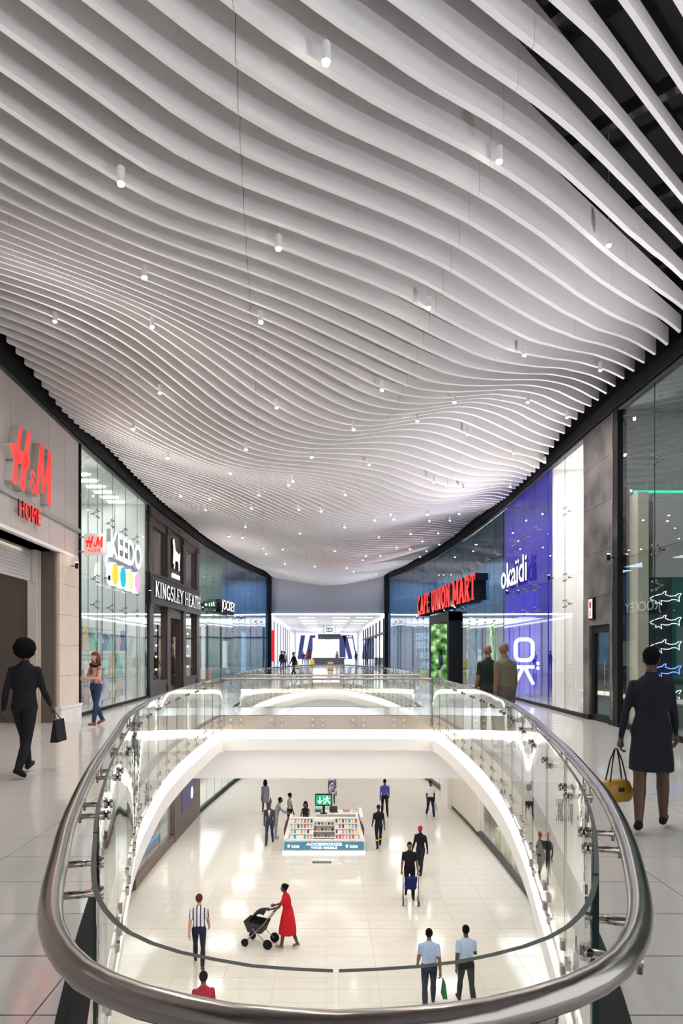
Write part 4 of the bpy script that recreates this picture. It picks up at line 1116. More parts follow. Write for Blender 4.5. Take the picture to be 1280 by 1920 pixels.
# ------------------------------------------------------------------ lower mall shopfronts
for side, nm in ((-1, 'wall_lower_left'), (1, 'wall_lower_right')):
    w = sroot(nm, (side * 6.4, 28, LOW_Z))
    Z0 = LOW_Z
    if side < 0:
        wallbox('wall_panel', w, side, 8, 20.8, Z0, -.9, 0, .2, WHITE)
        wallbox('dark_sign_base', w, side, 20.8, 22.6, Z0, Z0 + .5, 0, .3, DKGREY)
        panes(w, side, 20.8, 28.0, 4, [(Z0 + .35, Z0 + 3.4)], .02, None, False)
        wallbox('shop_base', w, side, 22.6, 28.2, Z0, Z0 + .35, -.06, .3, mat('bronze_base', (.14, .09, .07), .4))
        wallbox('shop_head', w, side, 20.8, 28.2, Z0 + 3.4, -.9, 0, .2, CREAM)
        wallbox('bronze_pier', w, side, 28.2, 33.2, Z0, -.9, -.08, .3, mat('bronze_pier', (.12, .085, .075), .45))
        panes(w, side, 33.4, 46, 8, [(Z0 + .15, Z0 + 3.6)], .02, None, False)
        wallbox('shop_base', w, side, 33.2, 46.2, Z0, Z0 + .15, -.03, .2, BLACK)
        wallbox('shop_head', w, side, 33.2, 46.2, Z0 + 3.6, -.9, 0, .2, WHITE)
        wallbox('back_wall', w, side, 20.8, 46.2, Z0, -.9, 2.6, .1, INT_W)
        for k in range(3):
            wallbox('display_step', w, side, 23.0, 27.6, Z0, Z0 + .55 + .35 * k, .35 + .45 * k, .45, [mat('blue_step', (.03, .25, .55), .5), MARBLE, mat('bronze_base')][k])
        for k in range(26):
            y = 23.2 + (k % 13) * .33; q = k // 13
            o = MB().ball((0, 0, .05), (.05, .13, .05), mat('shoe_%d' % (k % 5), [(.5, .12, .03), (.05, .05, .06), (.6, .55, .5), (.35, .05, .05), (.1, .2, .4)][k % 5], .4), 8, 6).box(-.045, .045, -.13, .13, 0, .02, BLACK)
            o = o.build('display_shoe'); o.location = (XL(y) - .55 - .45 * q, y, Z0 + .55 + .35 * q); reg(o, Matrix.Translation(o.location))
            tag(o, 'small %s shoe on the stepped display in the lower left shop window' % ['tan', 'black', 'cream', 'maroon', 'blue'][k % 5], 'shoe', 'shoes in the lower shop window')
        area_light('shop_light', (-7.6, 25, -2.6), (0, 0, 0), 1.8, 5, 90, (1, .95, .88))
        area_light('shop_light', (-7.4, 39, -2.6), (0, 0, 0), 1.8, 10, 160, (.95, 1, 1))
        t, L = sign_root('poster_sign', 'dark violet poster with white lines on the lower bronze pier', 'sign', wp(-1, 29.4, -.10), wp(-1, 31.9, -.10), Z0 + .9)
        MB().box(0, L, 0, .04, 0, 3.4, mat('violet_poster', (.05, .035, .19), .4)).build('panel', t)
        for k, (x1, z_) in enumerate(((1.9, 2.75), (1.3, 2.25))):
            for q in range(4): MB().box(.3 + (x1 - .3) * q / 4, .3 + (x1 - .3) * (q + .8) / 4, -.012, 0, z_, z_ + .30 - .05 * (q % 2), WHITEE2).build('heading_mark', t)
        for k in range(3): MB().box(.3, 1.7 - .25 * k, -.012, 0, 1.75 - .2 * k, 1.82 - .2 * k, WHITEE2).build('text_line', t)
        MB().ball((1.9, -.01, .55), (.22, .01, .28), WHITEE2).build('logo', t)
    else:
        wallbox('wall_panel', w, side, 8, 19.5, Z0, -.9, 0, .2, WHITE)
        panes(w, side, 19.5, 29.2, 6, [(Z0 + .2, Z0 + 3.6)], .02, None, False)
        wallbox('shop_base', w, side, 19.5, 29.3, Z0, Z0 + .2, -.05, .2, DKGREY)
        wallbox('shop_head', w, side, 19.5, 29.3, Z0 + 3.6, -.9, 0, .2, CREAM)
        wallbox('cream_wall', w, side, 29.3, 34.4, Z0, -.9, -.05, .25, CREAM)
        wallbox('skirting', w, side, 29.3, 34.4, Z0, Z0 + .14, -.08, .05, DKGREY)
        wallbox('white_pier', w, side, 34.4, 36.0, Z0, -.9, -.3, .5, WHITE)
        wallbox('shop_base', w, side, 36, 46, Z0, Z0 + .2, .4, .2, DKGREY)
        panes(w, side, 36.0, 46, 6, [(Z0 + .2, Z0 + 3.6)], .45, None, False)
        wallbox('back_wall', w, side, 19.5, 46.2, Z0, -.9, 2.8, .1, mat('shop_wall_timberlight', (.55, .38, .22), .6))
        for a, b, m_ in ((23.8, 25.0, mat('red_poster', (.42, .02, .04), .5, emit=.2)), (22.6, 23.6, mat('blue_poster', (.03, .05, .35), .5, emit=.2)), (27.0, 28.4, mat('pale_poster', (.6, .65, .75), .5, emit=.2)), (20.2, 22.0, mat('grey_blue_poster', (.25, .35, .5), .5, emit=.2))):
            wallbox('poster', w, side, a, b, Z0 + .3, Z0 + 3.4, 1.5, .05, m_)
        for k, y in enumerate((20.6, 22.2, 24.4, 25.8, 27.2)):
            t = thing('display_cube', ['white display cube under the grey blue poster downstairs', 'white display cube before the blue poster downstairs', 'white display cube before the red poster downstairs', 'cream display cube between the red and pale posters downstairs', 'cream display cube before the pale poster downstairs'][k], 'display', (XR(y) + .6, y, Z0))
            MB().box(-.35, .35, -.4, .4, 0, .8 + .1 * (k % 2), WHITE if k < 3 else mat('pale_yellow', (.75, .72, .5), .5)).build('cube', t)
            MB().box(-.2, .2, -.25, .25, .81 + .1 * (k % 2), 1.05 + .1 * (k % 2), mat('cube_goods_%d' % k, [(.1, .3, .5), (.8, .8, .8), (.5, .05, .1), (.6, .5, .3), (.2, .5, .5)][k], .6)).build('goods', t)
        area_light('shop_light', (7.6, 24.5, -2.6), (0, 0, 0), 1.8, 6, 150, (.9, .95, 1))
        area_light('shop_light', (7.8, 41, -2.6), (0, 0, 0), 1.8, 8, 120, (1, .95, .88))
exit_sign('green exit sign fixed under the lower ceiling by the cream wall', (6.15, 29.6, -3.05), 0, .6, .3, 2.0)

# lower ceiling luminaires (real fittings) with their light
for x, y in [(sx * 4.7, yy) for sx in (-1, 1) for yy in (3, 7, 11, 15, 23, 27, 31, 35, 39, 43, 47)] + [(0, 19.0), (-3.2, 19), (3.2, 19), (-1.5, 40.5), (1.5, 40.5), (0, 45)]:
    z = -1.652 if 17.8 < y < 20.2 else -.902
    MB().box(x - .6, x + .6, y - .3, y + .3, z - .03, z, LEDC).build('ceiling_luminaire', ceil2)
    area_light('lower_light', (x, y, z - .05), (0, 0, 0), 1.2, .6, LOWER_W, (1, .955, .88))

# small black uplighters added on the shopfronts to lift the dark slats
_u = MB().tube([(0, 0, -.14), (0, 0, .0)], .035, 12, BLACK).tube([(0, 0, 0), (0, 0, .006)], .028, 12, LAMPE).tube([(0, 0, -.08), (0, .14, -.08)], .012, 6, BLACK).mesh('added_uplighter', False)
ul = bpy.data.lights.new('added_uplight', 'SPOT'); ul.energy = UP_W; ul.spot_size = math.radians(130); ul.spot_blend = 1.0; ul.shadow_soft_size = .05; ul.color = (1, .96, .93)
ul_in = ul.copy(); ul_in.spot_size = math.radians(100); ul_in.energy = UP_W * 1.3
for side in (-1, 1):
    for y in (3.0, 9.0, 15.05, 19.2, 24.0, 33.25, 35.6, 42.0, 47.0):
        near = side < 0 and y in (9.0, 15.05)            # under the solid fascia: aimed further into the hall
        if near: y += 1.45
        x = WX(side, y) - side * .2
        o = bpy.data.objects.new('added_uplighter', _u); COL.objects.link(o); o.location = (x, y, 3.80); o.rotation_euler = (0, 0, side * -math.pi / 2)
        reg(o, Matrix.Translation(o.location)); tag(o, 'small black cylinder lamp added on the shopfront line to brighten the slats', 'lamp', 'added uplighters along the shopfronts')
        dd = (ul_in if near else ul).copy(); dd.color = (1, .94, .915) if side < 0 else (.965, .93, 1)  # pink and violet tints stand in for shop glow on the slats
        l = bpy.data.objects.new('added_uplight', dd); COL.objects.link(l); l.location = (x - side * .02, y, 3.86)
        d = Vector((-side * (1.3 if near else .6), 0, 1)).normalized(); l.rotation_euler = (-d).to_track_quat('Z', 'Y').to_euler()
# corridor and rear hall lights
area_light('corridor_light', (0, 62, 4.3), (0, 0, 0), 6, 16, 600, (.95, .96, 1))
area_light('corridor_light', (0, 84, 4.3), (0, 0, 0), 6, 16, 700, (.93, .95, 1))
# ------------------------------------------------------------------ people
def V3(*a): return Vector(a)
SKIN = {'dark': (.075, .035, .022), 'brown': (.19, .09, .055), 'fair': (.55, .30, .21)}
def cloth(c, n=''):
    return mat('cloth_%02x%02x%02x%s' % (*[int(min(1, v) * 255) for v in c], n), c, .85, noise=.12, nscale=20, spec=.2)
PEOPLE = []
def body(spec):
    g = spec.get; h = g('h', 1.75); s = h / 1.75; fem = g('fem', False); bulk = g('bulk', 1.0)
    mb = MB(); D = cloth((.5, .5, .5)); segs = []
    lean = g('lean', .02)
    def sp(z): return V3(0, math.sin(lean) * max(0, z - .93), .93 + math.cos(lean) * (z - .93) if z > .93 else z)
    T = [(.86, .135, .105), (.93, .165 if not fem else .175, .118), (1.02, .150 if not fem else .15, .108), (1.10, .142 if not fem else .128, .104), (1.22, .160 if not fem else .145, .115), (1.34, .180 if not fem else .156, .112), (1.405, .168 if not fem else .145, .095), (1.445, .120 if not fem else .10, .078), (1.475, .075, .064)]
    b0 = len(mb.v); n = 16
    for z, rx, ry in T:
        c = sp(z)
        for k in range(n):
            w = 2 * math.pi * k / n; mb.v.append(tuple(c + V3(rx * bulk * math.cos(w), ry * bulk * math.sin(w), 0)))
    k0 = mb.mi(D)
    for i in range(len(T) - 1):
        for k in range(n):
            k2 = (k + 1) % n; mb.f.append((b0 + i*n + k, b0 + i*n + k2, b0 + (i+1)*n + k2, b0 + (i+1)*n + k)); mb.m.append(k0)
    mb.f.append(tuple(b0 + k for k in range(n))[::-1]); mb.m.append(k0)
    mb.f.append(tuple(b0 + (len(T)-1)*n + k for k in range(n))); mb.m.append(k0)
    for x in (-.085, 0, .085):
        segs.append(('hips', sp(.86) + V3(x, 0, 0), sp(.97) + V3(x, 0, 0), .10 * bulk))
        segs.append(('torso', sp(1.0) + V3(x, 0, 0), sp(1.42) + V3(x * .9, 0, 0), .09 * bulk))
    # neck and head
    nb = sp(1.44); nt = sp(1.55) + V3(0, .012, 0); hc = sp(1.635) + V3(0, .025, 0)
    mb.tube([nb, nt], [.060, .054], 12, D); segs.append(('neck', sp(1.485), nt, .05))
    yaw = g('yaw', 0); tilt = g('nod', 0)
    R = Matrix.Rotation(yaw, 3, 'Z') @ Matrix.Rotation(tilt, 3, 'X')
    def hp(x, y, z): return hc + R @ V3(x, y, z)
    mb.ball(hp(0, -.008, .025), (.076, .094, .095), D, 14, 10, R)
    mb.ball(hp(0, .028, -.045), (.058, .066, .072), D, 12, 8, R)
    mb.ball(hp(0, .098, -.018), (.013, .02, .026), D, 8, 6, R)
    for q in (-1, 1): mb.ball(hp(q * .076, 0, -.01), (.012, .022, .032), D, 8, 6, R)
    segs.append(('head', hp(0, 0, .03), hp(0, .02, -.05), .075))
    hands = []
    # arms: (forward, outward, elbow bend, inward turn)
    for q, key in ((-1, 'arm_l'), (1, 'arm_r')):
        f, o_, e, inn = g(key, (.05, .12, .25, 0))
        shx = (.172 if not fem else .148) * (.5 + .5 * bulk)
        S0 = sp(1.385) + V3(q * shx, 0, 0)
        ua = V3(q * math.sin(o_), math.sin(f) * math.cos(o_), -math.cos(f) * math.cos(o_)) * .285
        E0 = S0 + ua
        ff = f + e
        fa = V3(q * math.sin(o_ * .6 - inn), math.sin(ff) * math.cos(o_ * .6 - inn), -math.cos(ff) * math.cos(o_ * .6 - inn)) * .255
        W0 = E0 + fa
        ru = .05 * (.6 + .4 * bulk) * (.88 if fem else 1)
        mb.ball(S0, ru * 1.12, D, 10, 8)
        mb.tube([S0, S0.lerp(E0, .4), E0], [ru * 1.08, ru * 1.0, ru * .84], 10, D); mb.ball(E0, ru * .86, D, 10, 8)
        mb.tube([E0, E0.lerp(W0, .35), W0, W0 + fa.normalized() * .02], [ru * .84, ru * .86, ru * .56, ru * .52], 10, D)
        segs.append(('uarm', S0, E0, ru)); segs.append(('farm', E0.lerp(W0, .08), W0, ru * .8)); 
        hands.append((q, W0, fa.normalized(), g(key + '_curl', .5)))
    # legs: (swing, knee bend, spread)
    feet = []
    for q, key in ((-1, 'leg_l'), (1, 'leg_r')):
        a, kb, spd = g(key, (0, .03, .03))
        H0 = V3(q * .088, 0, .90); th = V3(q * math.sin(spd), math.sin(a), -math.cos(a)) * .43
        K0 = H0 + th; sh = V3(q * math.sin(spd) * .4, math.sin(a - kb), -math.cos(a - kb)) * .405
        A0 = K0 + sh; rl = .082 * (.55 + .45 * bulk) * g('legw', 1.0)
        mb.ball(H0, rl * 1.15, D, 10, 8)
        mb.tube([H0 + V3(0, 0, .03), H0.lerp(K0, .4), K0], [rl * 1.12, rl * .98, rl * .68], 12, D); mb.ball(K0, rl * .68, D, 10, 8)
        tw = 1.0 if g('trousers') == 'skin' else 1.28
        mb.tube([K0, K0.lerp(A0, .32), A0], [rl * .68, rl * .70 * (.5 + .5 * tw), rl * .46 * tw], 12, D); mb.ball(A0, rl * .46, D, 8, 6)
        fp = a - kb
        d = V3(q * .12, math.cos(fp * .8), math.sin(fp * .8)).normalized(); dn = V3(0, math.sin(fp * .8), -math.cos(fp * .8))
        hl = A0 + dn * .045 - d * .055; toe = A0 + dn * .052 + d * .165
        mb.tube([hl - d * .01, hl, A0 + dn * .035 + d * .02, A0 + dn * .045 + d * .10, toe], [.02, .038, .043, .042, .028], 10, D)
        feet.append(hl.z - .038); feet.append(toe.z - .03)
        segs.append(('thigh', H0, K0, rl)); segs.append(('shin', K0, A0, rl * .55)); segs.append(('foot', A0 + dn * .03 - d * .03, toe, .042))
    dz = -min(feet)
    return mb, segs, hands, hp, R, dz, s

def hand_geo(mb, q, w, d, curl, m, s):
    """palm and five fingers continuing a forearm that ends at w along d"""
    side = V3(0, 1, 0) - d * d.y
    if side.length < .2: side = V3(0, 0, 1) - d * d.z
    side.normalize(); nrm = d.cross(side).normalized()
    if nrm.x * q > 0: nrm = -nrm                      # palm faces the body
    p = lambda a, b, c: w + d * a + side * b + nrm * c
    mb.tube([p(-.02, 0, 0), p(.015, 0, 0), p(.05, 0, .002), p(.092, 0, .004)], [.021, .024, .030, .026], 8, m)
    mb.tube([p(.02, -.018, 0), p(.055, -.024, .002), p(.09, -.024, .004)], [.016, .018, .015], 8, m)
    for k, (b, ln) in enumerate(((.030, .070), (.010, .078), (-.010, .073), (-.029, .058))):
        pts = [p(.078, b, .003)]; ang = .15
        x, c = .090, .004
        for j in range(3):
            ang += curl * (.55 if j else .35); st = ln * (.42, .33, .25)[j]
            x += math.cos(ang) * st; c += math.sin(ang) * st; pts.append(p(x, b * (1 + .04 * j), c))
        mb.tube(pts, [.0095, .009, .008, .0062], 6, m)
    mb.tube([p(.015, .018, .004), p(.04, .040, .014), p(.066, .050, .026), p(.086, .048, .036)], [.012, .011, .0095, .007], 6, m)

def person(label, x, y, z, heading, **spec):
    spec.update(label=label, x=x, y=y, z=z, heading=heading); PEOPLE.append(spec)

BLK = (.012, .012, .015); NAVY = (.015, .02, .045); JEAN = (.03, .05, .11); LBLUE = (.34, .45, .62); WHT = (.75, .75, .75)
walkA = dict(leg_l=(.38, .10, .03), leg_r=(-.22, .35, .03), arm_l=(-.30, .12, .2, 0), arm_r=(.32, .12, .3, 0))
walkB = dict(leg_r=(.36, .08, .03), leg_l=(-.24, .38, .03), arm_r=(-.28, .12, .2, 0), arm_l=(.30, .12, .3, 0))
stand = dict(leg_l=(.02, .03, .04), leg_r=(-.03, .05, .05))
person('person in a dark suit with round black hair walking past the shutter', -4.02, 9.1, 0, -.12, h=1.76, skin='dark', top=BLK, trousers=BLK, shoes=BLK, hair='afro', sleeve='long', bulk=1.08, **walkA)
person('person in a pink patterned blouse and blue jeans near the glazed shop', -5.12, 15.2, 0, 2.6, h=1.62, skin='fair', top='pinkprint', trousers=JEAN, shoes=(.25, .08, .04), hair='long', haircol=(.16, .06, .03), sleeve='short', fem=True, scarf=BLK, leg_l=(.22, .06, .03), leg_r=(-.2, .3, .03), arm_l=(.35, .2, 1.3, .7), arm_r=(.35, .2, 1.4, .7))
person('person in a dark jacket and dress carrying the yellow handbag', 3.0, 6.3, 0, -.45, h=1.66, skin='dark', top=(.012, .014, .022), trousers='skin', shoes=BLK, hair='crop', sleeve='long', fem=True, bulk=1.12, skirt=((.012, .014, .022), .56, 1.05, .20, .17), leg_r=(.25, .06, .03), leg_l=(-.15, .22, .03), arm_l=(-.12, .26, .12, 0), arm_r=(.25, .14, .3, 0), arm_l_curl=1.1)
person('broad person in an olive polo shirt standing by the balustrade', 3.05, 11.6, 0, .55, h=1.78, skin='brown', top=(.14, .13, .085), trousers=(.10, .09, .08), shoes=BLK, hair='bald', sleeve='short', bulk=1.2, yaw=-.5, arm_l=(-.1, .14, .15, 0), arm_r=(.0, .16, .2, 0), **stand)
person('person in a black shirt standing behind the olive polo shirt', 3.12, 13.1, 0, .3, h=1.75, skin='brown', top=(.015, .02, .02), trousers=(.03, .03, .035), shoes=BLK, hair='bald', sleeve='short', bulk=1.12, yaw=-.4, **stand)
# far corridor
person('person in a black coat and tan hat beyond the second opening', -1.95, 41.5, 0, 2.2, h=1.62, skin='brown', top=BLK, trousers=BLK, shoes=BLK, hair='hat', sleeve='long', lod=2, **walkA)
person('person in black beside the red banner', -3.55, 55, 0, 2.9, h=1.70, skin='dark', top=BLK, trousers=JEAN, shoes=BLK, hair='crop', sleeve='long', lod=2, **stand)
person('person in grey behind the red banner', -3.65, 60, 0, .2, h=1.68, skin='dark', top=(.2, .2, .22), trousers=BLK, shoes=BLK, hair='crop', sleeve='long', lod=2, **walkB)
person('person in dark blue in the far corridor', -2.85, 86, 0, .3, h=1.66, skin='dark', top=NAVY, trousers=JEAN, shoes=BLK, hair='crop', lod=2, **walkA)
person('person in a red top in the far corridor', -2.45, 86.5, 0, .0, h=1.62, skin='dark', top=(.4, .03, .05), trousers=JEAN, shoes=BLK, hair='crop', lod=2, **walkB)
person('person in a dark brown coat with raised hair in the far corridor', -2.0, 83, 0, .2, h=1.80, skin='dark', top=(.05, .02, .015), trousers=(.04, .02, .02), shoes=BLK, hair='afro', lod=2, **stand)
person('person in an olive coat near the far counter', 1.35, 84, 0, 2.9, h=1.74, skin='brown', top=(.12, .09, .06), trousers=(.10, .07, .05), shoes=BLK, hair='long', fem=True, lod=2, **stand)
person('person in black at the end of the corridor wall', 3.75, 85, 0, 2.4, h=1.70, skin='dark', top=BLK, trousers=BLK, shoes=BLK, hair='crop', lod=2, **stand)
# lower mall
Z = LOW_Z
person('person in a striped short sleeved shirt and dark jeans downstairs', -3.18, 17.1, Z, .1, h=1.80, skin='fair', top='stripes', trousers=NAVY, shoes=(.12, .05, .03), hair='short', haircol=(.10, .035, .02), sleeve='short', **walkA)
person('person in a long red dress pushing the black pram', -1.02, 18.2, Z, 1.25, h=1.68, skin='dark', top=(.50, .012, .02), trousers='skin', shoes=(.35, .18, .05), hair='bun', sleeve='short', fem=True, bulk=1.1, skirt=((.50, .012, .02), .40, 1.12, .27, .24), lean=.12, leg_l=(.2, .06, .03), leg_r=(-.2, .2, .03), arm_l=(.55, .1, .7, .1), arm_r=(.55, .1, .7, .1), arm_l_curl=1.1, arm_r_curl=1.1)
person('person in a light blue shirt carrying a green bag downstairs', 2.28, 15.1, Z, -.08, h=1.76, skin='brown', top=LBLUE, trousers=NAVY, shoes=BLK, hair='crop', sleeve='short', bulk=1.12, arm_r_curl=1.1, **walkB)
person('person in a light blue shirt holding a red package downstairs', 3.12, 15.2, Z, .05, h=1.78, skin='dark', top=(.36, .47, .60), trousers=BLK, shoes=BLK, hair='crop', sleeve='short', bulk=1.05, leg_l=(.30, .08, .03), leg_r=(-.2, .3, .03), arm_l=(-.2, .12, .2, 0), arm_r=(.25, .16, 1.2, .2), arm_r_curl=.9)
person('person in a black shirt pushing a wheeled frame downstairs', 2.68, 21.9, Z, math.pi - .1, h=1.78, skin='brown', top=BLK, trousers=BLK, shoes=BLK, hair='crop', sleeve='short', bulk=1.12, leg_l=(.28, .1, .03), leg_r=(-.2, .3, .03), arm_l=(.30, .16, .35, 0), arm_r=(.30, .16, .35, 0), arm_l_curl=1.1, arm_r_curl=1.1)
person('person in a red cap and black jacket downstairs', 3.35, 24.2, Z, math.pi - .5, h=1.72, skin='dark', top=BLK, trousers=(.02, .02, .03), shoes=BLK, hair='cap', haircol=(.45, .02, .03), sleeve='long', **walkA)
person('person in black work clothes with yellow shin bands by the kiosk', 2.12, 27.5, Z, .1, h=1.72, skin='dark', top=BLK, trousers=(.014, .016, .03), shoes=BLK, hair='beanie', haircol=BLK, sleeve='short', bands=(.6, .6, .03), **walkB)
person('person in a blue shirt and black trousers behind the work clothes', 2.82, 32.8, Z, .0, h=1.76, skin='dark', top=(.08, .09, .33), trousers=BLK, shoes=BLK, hair='crop', sleeve='long', **walkA)
person('person in a white tee shirt and dark jeans near the cream wall', 4.95, 32.4, Z, math.pi + .1, h=1.76, skin='dark', top=WHT, trousers=NAVY, shoes=(.5, .5, .5), hair='crop', sleeve='short', arm_r_curl=1.1, arm_l_curl=1.1, **walkA)
person('person in a grey blazer and blue jeans walking past the kiosk', -2.32, 28.0, Z, math.pi, h=1.74, skin='dark', top=(.06, .06, .07), trousers=JEAN, shoes=BLK, hair='bald', sleeve='long', shirt=WHT, **walkB)
person('person in a short grey dress with long black hair downstairs', -2.95, 33.2, Z, .15, h=1.66, skin='dark', top=(.20, .19, .23), trousers='skin', shoes=BLK, hair='long', sleeve='long', fem=True, skirt=((.20, .19, .23), .62, 1.05, .21, .18), **walkA)
person('person in a pale grey hoodie leaning to the kiosk', -2.12, 28.9, Z, -1.3, h=1.72, skin='dark', top=(.27, .27, .28), trousers=(.33, .33, .34), shoes=(.4, .4, .4), hair='crop', sleeve='long', lean=.25, arm_l=(.6, .1, .6, .2), arm_r=(.6, .1, .6, .2), **stand)
person('person in a colourful print shirt behind the kiosk corner', -1.62, 30.3, Z, -1.0, h=1.60, skin='dark', top='floral', trousers=BLK, shoes=BLK, hair='bun', sleeve='short', fem=True, **stand)
person('person in a black top looking at a phone behind the kiosk rack', -.85, 28.55, Z, math.pi - .2, h=1.62, skin='brown', top=BLK, trousers=BLK, shoes=BLK, hair='long', sleeve='none', fem=True, nod=-.3, arm_l=(.5, .12, 1.3, .35), arm_r=(.5, .12, 1.3, .35), arm_l_curl=.9, **stand)
person('person in a violet and white floral dress beyond the kiosk', .32, 35.6, Z, math.pi, h=1.70, skin='dark', top='violetprint', trousers='skin', shoes=BLK, hair='bun', sleeve='short', fem=True, skirt=('violetprint', .42, 1.08, .25, .22), **walkA)
person('person in a red shirt nearly under the near handrail downstairs', -2.36, 13.15, Z, .2, h=1.72, skin='brown', top=(.35, .02, .04), trousers=NAVY, shoes=BLK, hair='short', sleeve='short', **walkB)
person('person with black hair and grey shirt below the right balustrade', 4.05, 12.5, Z, .0, h=1.72, skin='dark', top=(.2, .2, .22), trousers=NAVY, shoes=BLK, hair='afro', sleeve='short', **walkA)

def mat_of(c):
    if c == 'stripes': return stripe_mat('striped_cloth', (.72, .72, .74), (.04, .05, .10), 3.4, 'X')
    if c == 'pinkprint': return blotch_mat('pink_print_cloth', [(.10, .05, .05), (.55, .25, .2), (.7, .5, .42)], 14)
    if c == 'floral': return blotch_mat('bright_print_cloth', [(.5, .05, .1), (.6, .45, .05), (.05, .1, .3), (.6, .6, .55)], 12)
    if c == 'violetprint': return blotch_mat('violet_print_cloth', [(.03, .02, .06), (.18, .12, .3), (.7, .68, .75), (.75, .74, .8)], 9)
    return cloth(c)

_raw = []
for sp_ in PEOPLE:
    mb, segs, hands, hp, R, dz, s = body(sp_)
    o = mb.build('raw'); md = o.modifiers.new('r', 'REMESH'); md.mode = 'VOXEL'; md.voxel_size = .028 if sp_.get('lod') else .0145
    m2 = o.modifiers.new('s', 'SMOOTH'); m2.factor = .5; m2.iterations = 4
    _raw.append((sp_, o, segs, hands, hp, R, dz, s))
_dg = bpy.context.evaluated_depsgraph_get()
_meshes = [bpy.data.meshes.new_from_object(r[1].evaluated_get(_dg)) for r in _raw]
HANDPOS = {}
for (sp_, raw, segs, hands, hp, R, dz, s), me in zip(_raw, _meshes):
    g = sp_.get
    skin = mat('skin_' + g('skin'), SKIN[g('skin')], .55)
    top = mat_of(g('top')); tr = skin if g('trousers') == 'skin' else mat_of(g('trousers')); shoe = mat_of(g('shoes'))
    sl = g('sleeve', 'long')
    reg_m = {'torso': 0, 'hips': 1 if g('trousers') != 'skin' else 0, 'neck': 3, 'head': 3, 'uarm': 0 if sl != 'none' else 3, 'farm': 0 if sl == 'long' else 3, 'thigh': 1, 'shin': 1, 'foot': 2}
    n = len(me.vertices); co = np.empty(n * 3); me.vertices.foreach_get('co', co); co = co.reshape(-1, 3)
    nf = len(me.polygons); fc = np.empty(nf * 3); me.polygons.foreach_get('center', fc); fc = fc.reshape(-1, 3)
    best = np.full(nf, 1e9); idx = np.zeros(nf, int)
    for rg, a, b, r in segs:
        a = np.array(a); b = np.array(b); d = b - a; t = np.clip(((fc - a) @ d) / (d @ d + 1e-9), 0, 1)
        ds = np.linalg.norm(fc - a - t[:, None] * d, axis=1) - r
        k = ds < best; best[k] = ds[k]; mi_ = reg_m[rg]
        if rg == 'uarm' and sl == 'short': idx[k] = np.where(t[k] < .72, 0, 3)
        else: idx[k] = mi_
    verts = [tuple(v) for v in co]; faces = [tuple(p.vertices) for p in me.polygons]
    hb = MB()
    for q, w, d, curl in hands: hand_geo(hb, q, w, d, curl, skin, s)
    base = len(verts); verts += hb.v; faces += [tuple(base + i for i in f) for f in hb.f]; mi = list(idx) + [3] * len(hb.f)
    nm = bpy.data.meshes.new('person_body'); nm.from_pydata([(v[0] * s, v[1] * s, (v[2] + dz) * s) for v in verts], [], faces); nm.update()
    for m_ in (top, tr, shoe, skin): nm.materials.append(m_)
    nm.polygons.foreach_set('material_index', [int(i) for i in mi]); nm.polygons.foreach_set('use_smooth', [True] * len(faces))
    t = thing('person', g('label'), 'person', (g('x'), g('y'), g('z')), g('heading'))
    link('body', nm, t)
    def Q(p): return V3(p.x * s, p.y * s, (p.z + dz) * s)
    HANDPOS[g('label')] = [wm(t) @ Q(w + d * .10) for q, w, d, c in hands]
    def child(name, mb, sm=True):
        mb.v = [tuple(Q(Vector(v))) for v in mb.v]; return mb.build(name, t, smooth=sm)
    # hair
    hs = g('hair'); hcol = g('haircol', (.008, .007, .007)); HM = mat('hair_%02x%02x%02x' % tuple(int(c * 255) for c in hcol), hcol, .95, spec=.05)
    hm_ = MB()
    if hs in ('crop', 'short', 'bun', 'long'):
        k = {'crop': 1.04, 'short': 1.12, 'bun': 1.10, 'long': 1.14}[hs]
        b0 = len(hm_.v); hm_.ball(hp(0, -.016, .032), (.078 * k, .092 * k, .094 * k), HM, 16, 12, R)
        keep = []
        for vi, v in enumerate(hm_.v):
            l = R.inverted() @ (Vector(v) - hp(0, 0, 0))
            if l.z < .028 + .35 * l.y and l.y > -.03: l = Vector((l.x * .86, l.y * .8, max(l.z, -.02)))
            hm_.v[vi] = tuple(hp(*l))
        if hs == 'bun': hm_.ball(hp(0, -.10, .07), .045, HM, 10, 8)
        if hs == 'long':
            hm_.tube([hp(0, -.06, .05), hp(0, -.085, -.04), hp(0, -.09, -.13), hp(0, -.095, -.22)], [.07, .078, .07, .045], 12, HM)
            for q in (-1, 1): hm_.tube([hp(q * .07, -.02, .04), hp(q * .082, -.01, -.06), hp(q * .085, -.01, -.16)], [.028, .032, .02], 8, HM)
    elif hs == 'afro':
        hm_.ball(hp(0, -.035, .045), (.142, .15, .142), HM, 20, 14)
        rnd = random.Random(3)
        hm_.v = [tuple(hp(0, -.035, .045) + (Vector(v) - hp(0, -.035, .045)) * (1 + rnd.uniform(-.07, .07))) for v in hm_.v]
    if hm_.v: child('hair', hm_)
    if hs in ('cap', 'beanie', 'hat'):
        HC = cloth(hcol if hs != 'hat' else (.35, .22, .12)); cm = MB()
        b0 = hp(0, -.01, .045)
        cm.ball(hp(0, -.012, .045), (.086, .103, .085 if hs != 'hat' else .10), HC, 16, 10, R)
        cm.v = [tuple(v) if Vector(v).z > b0.z - .02 else tuple(Vector((v[0], v[1], b0.z - .02))) for v in cm.v]
        if hs == 'cap': cm.tube([hp(0, .05, .035), hp(0, .11, .03), hp(0, .155, .022)], [.06, .055, .03], 10, HC)
        if hs == 'hat': cm.lathe([(.15, .03), (.155, .034), (.08, .045)], 20, HC, tuple(hp(0, -.01, 0)))
        child('hat' if hs == 'hat' else 'cap', cm)
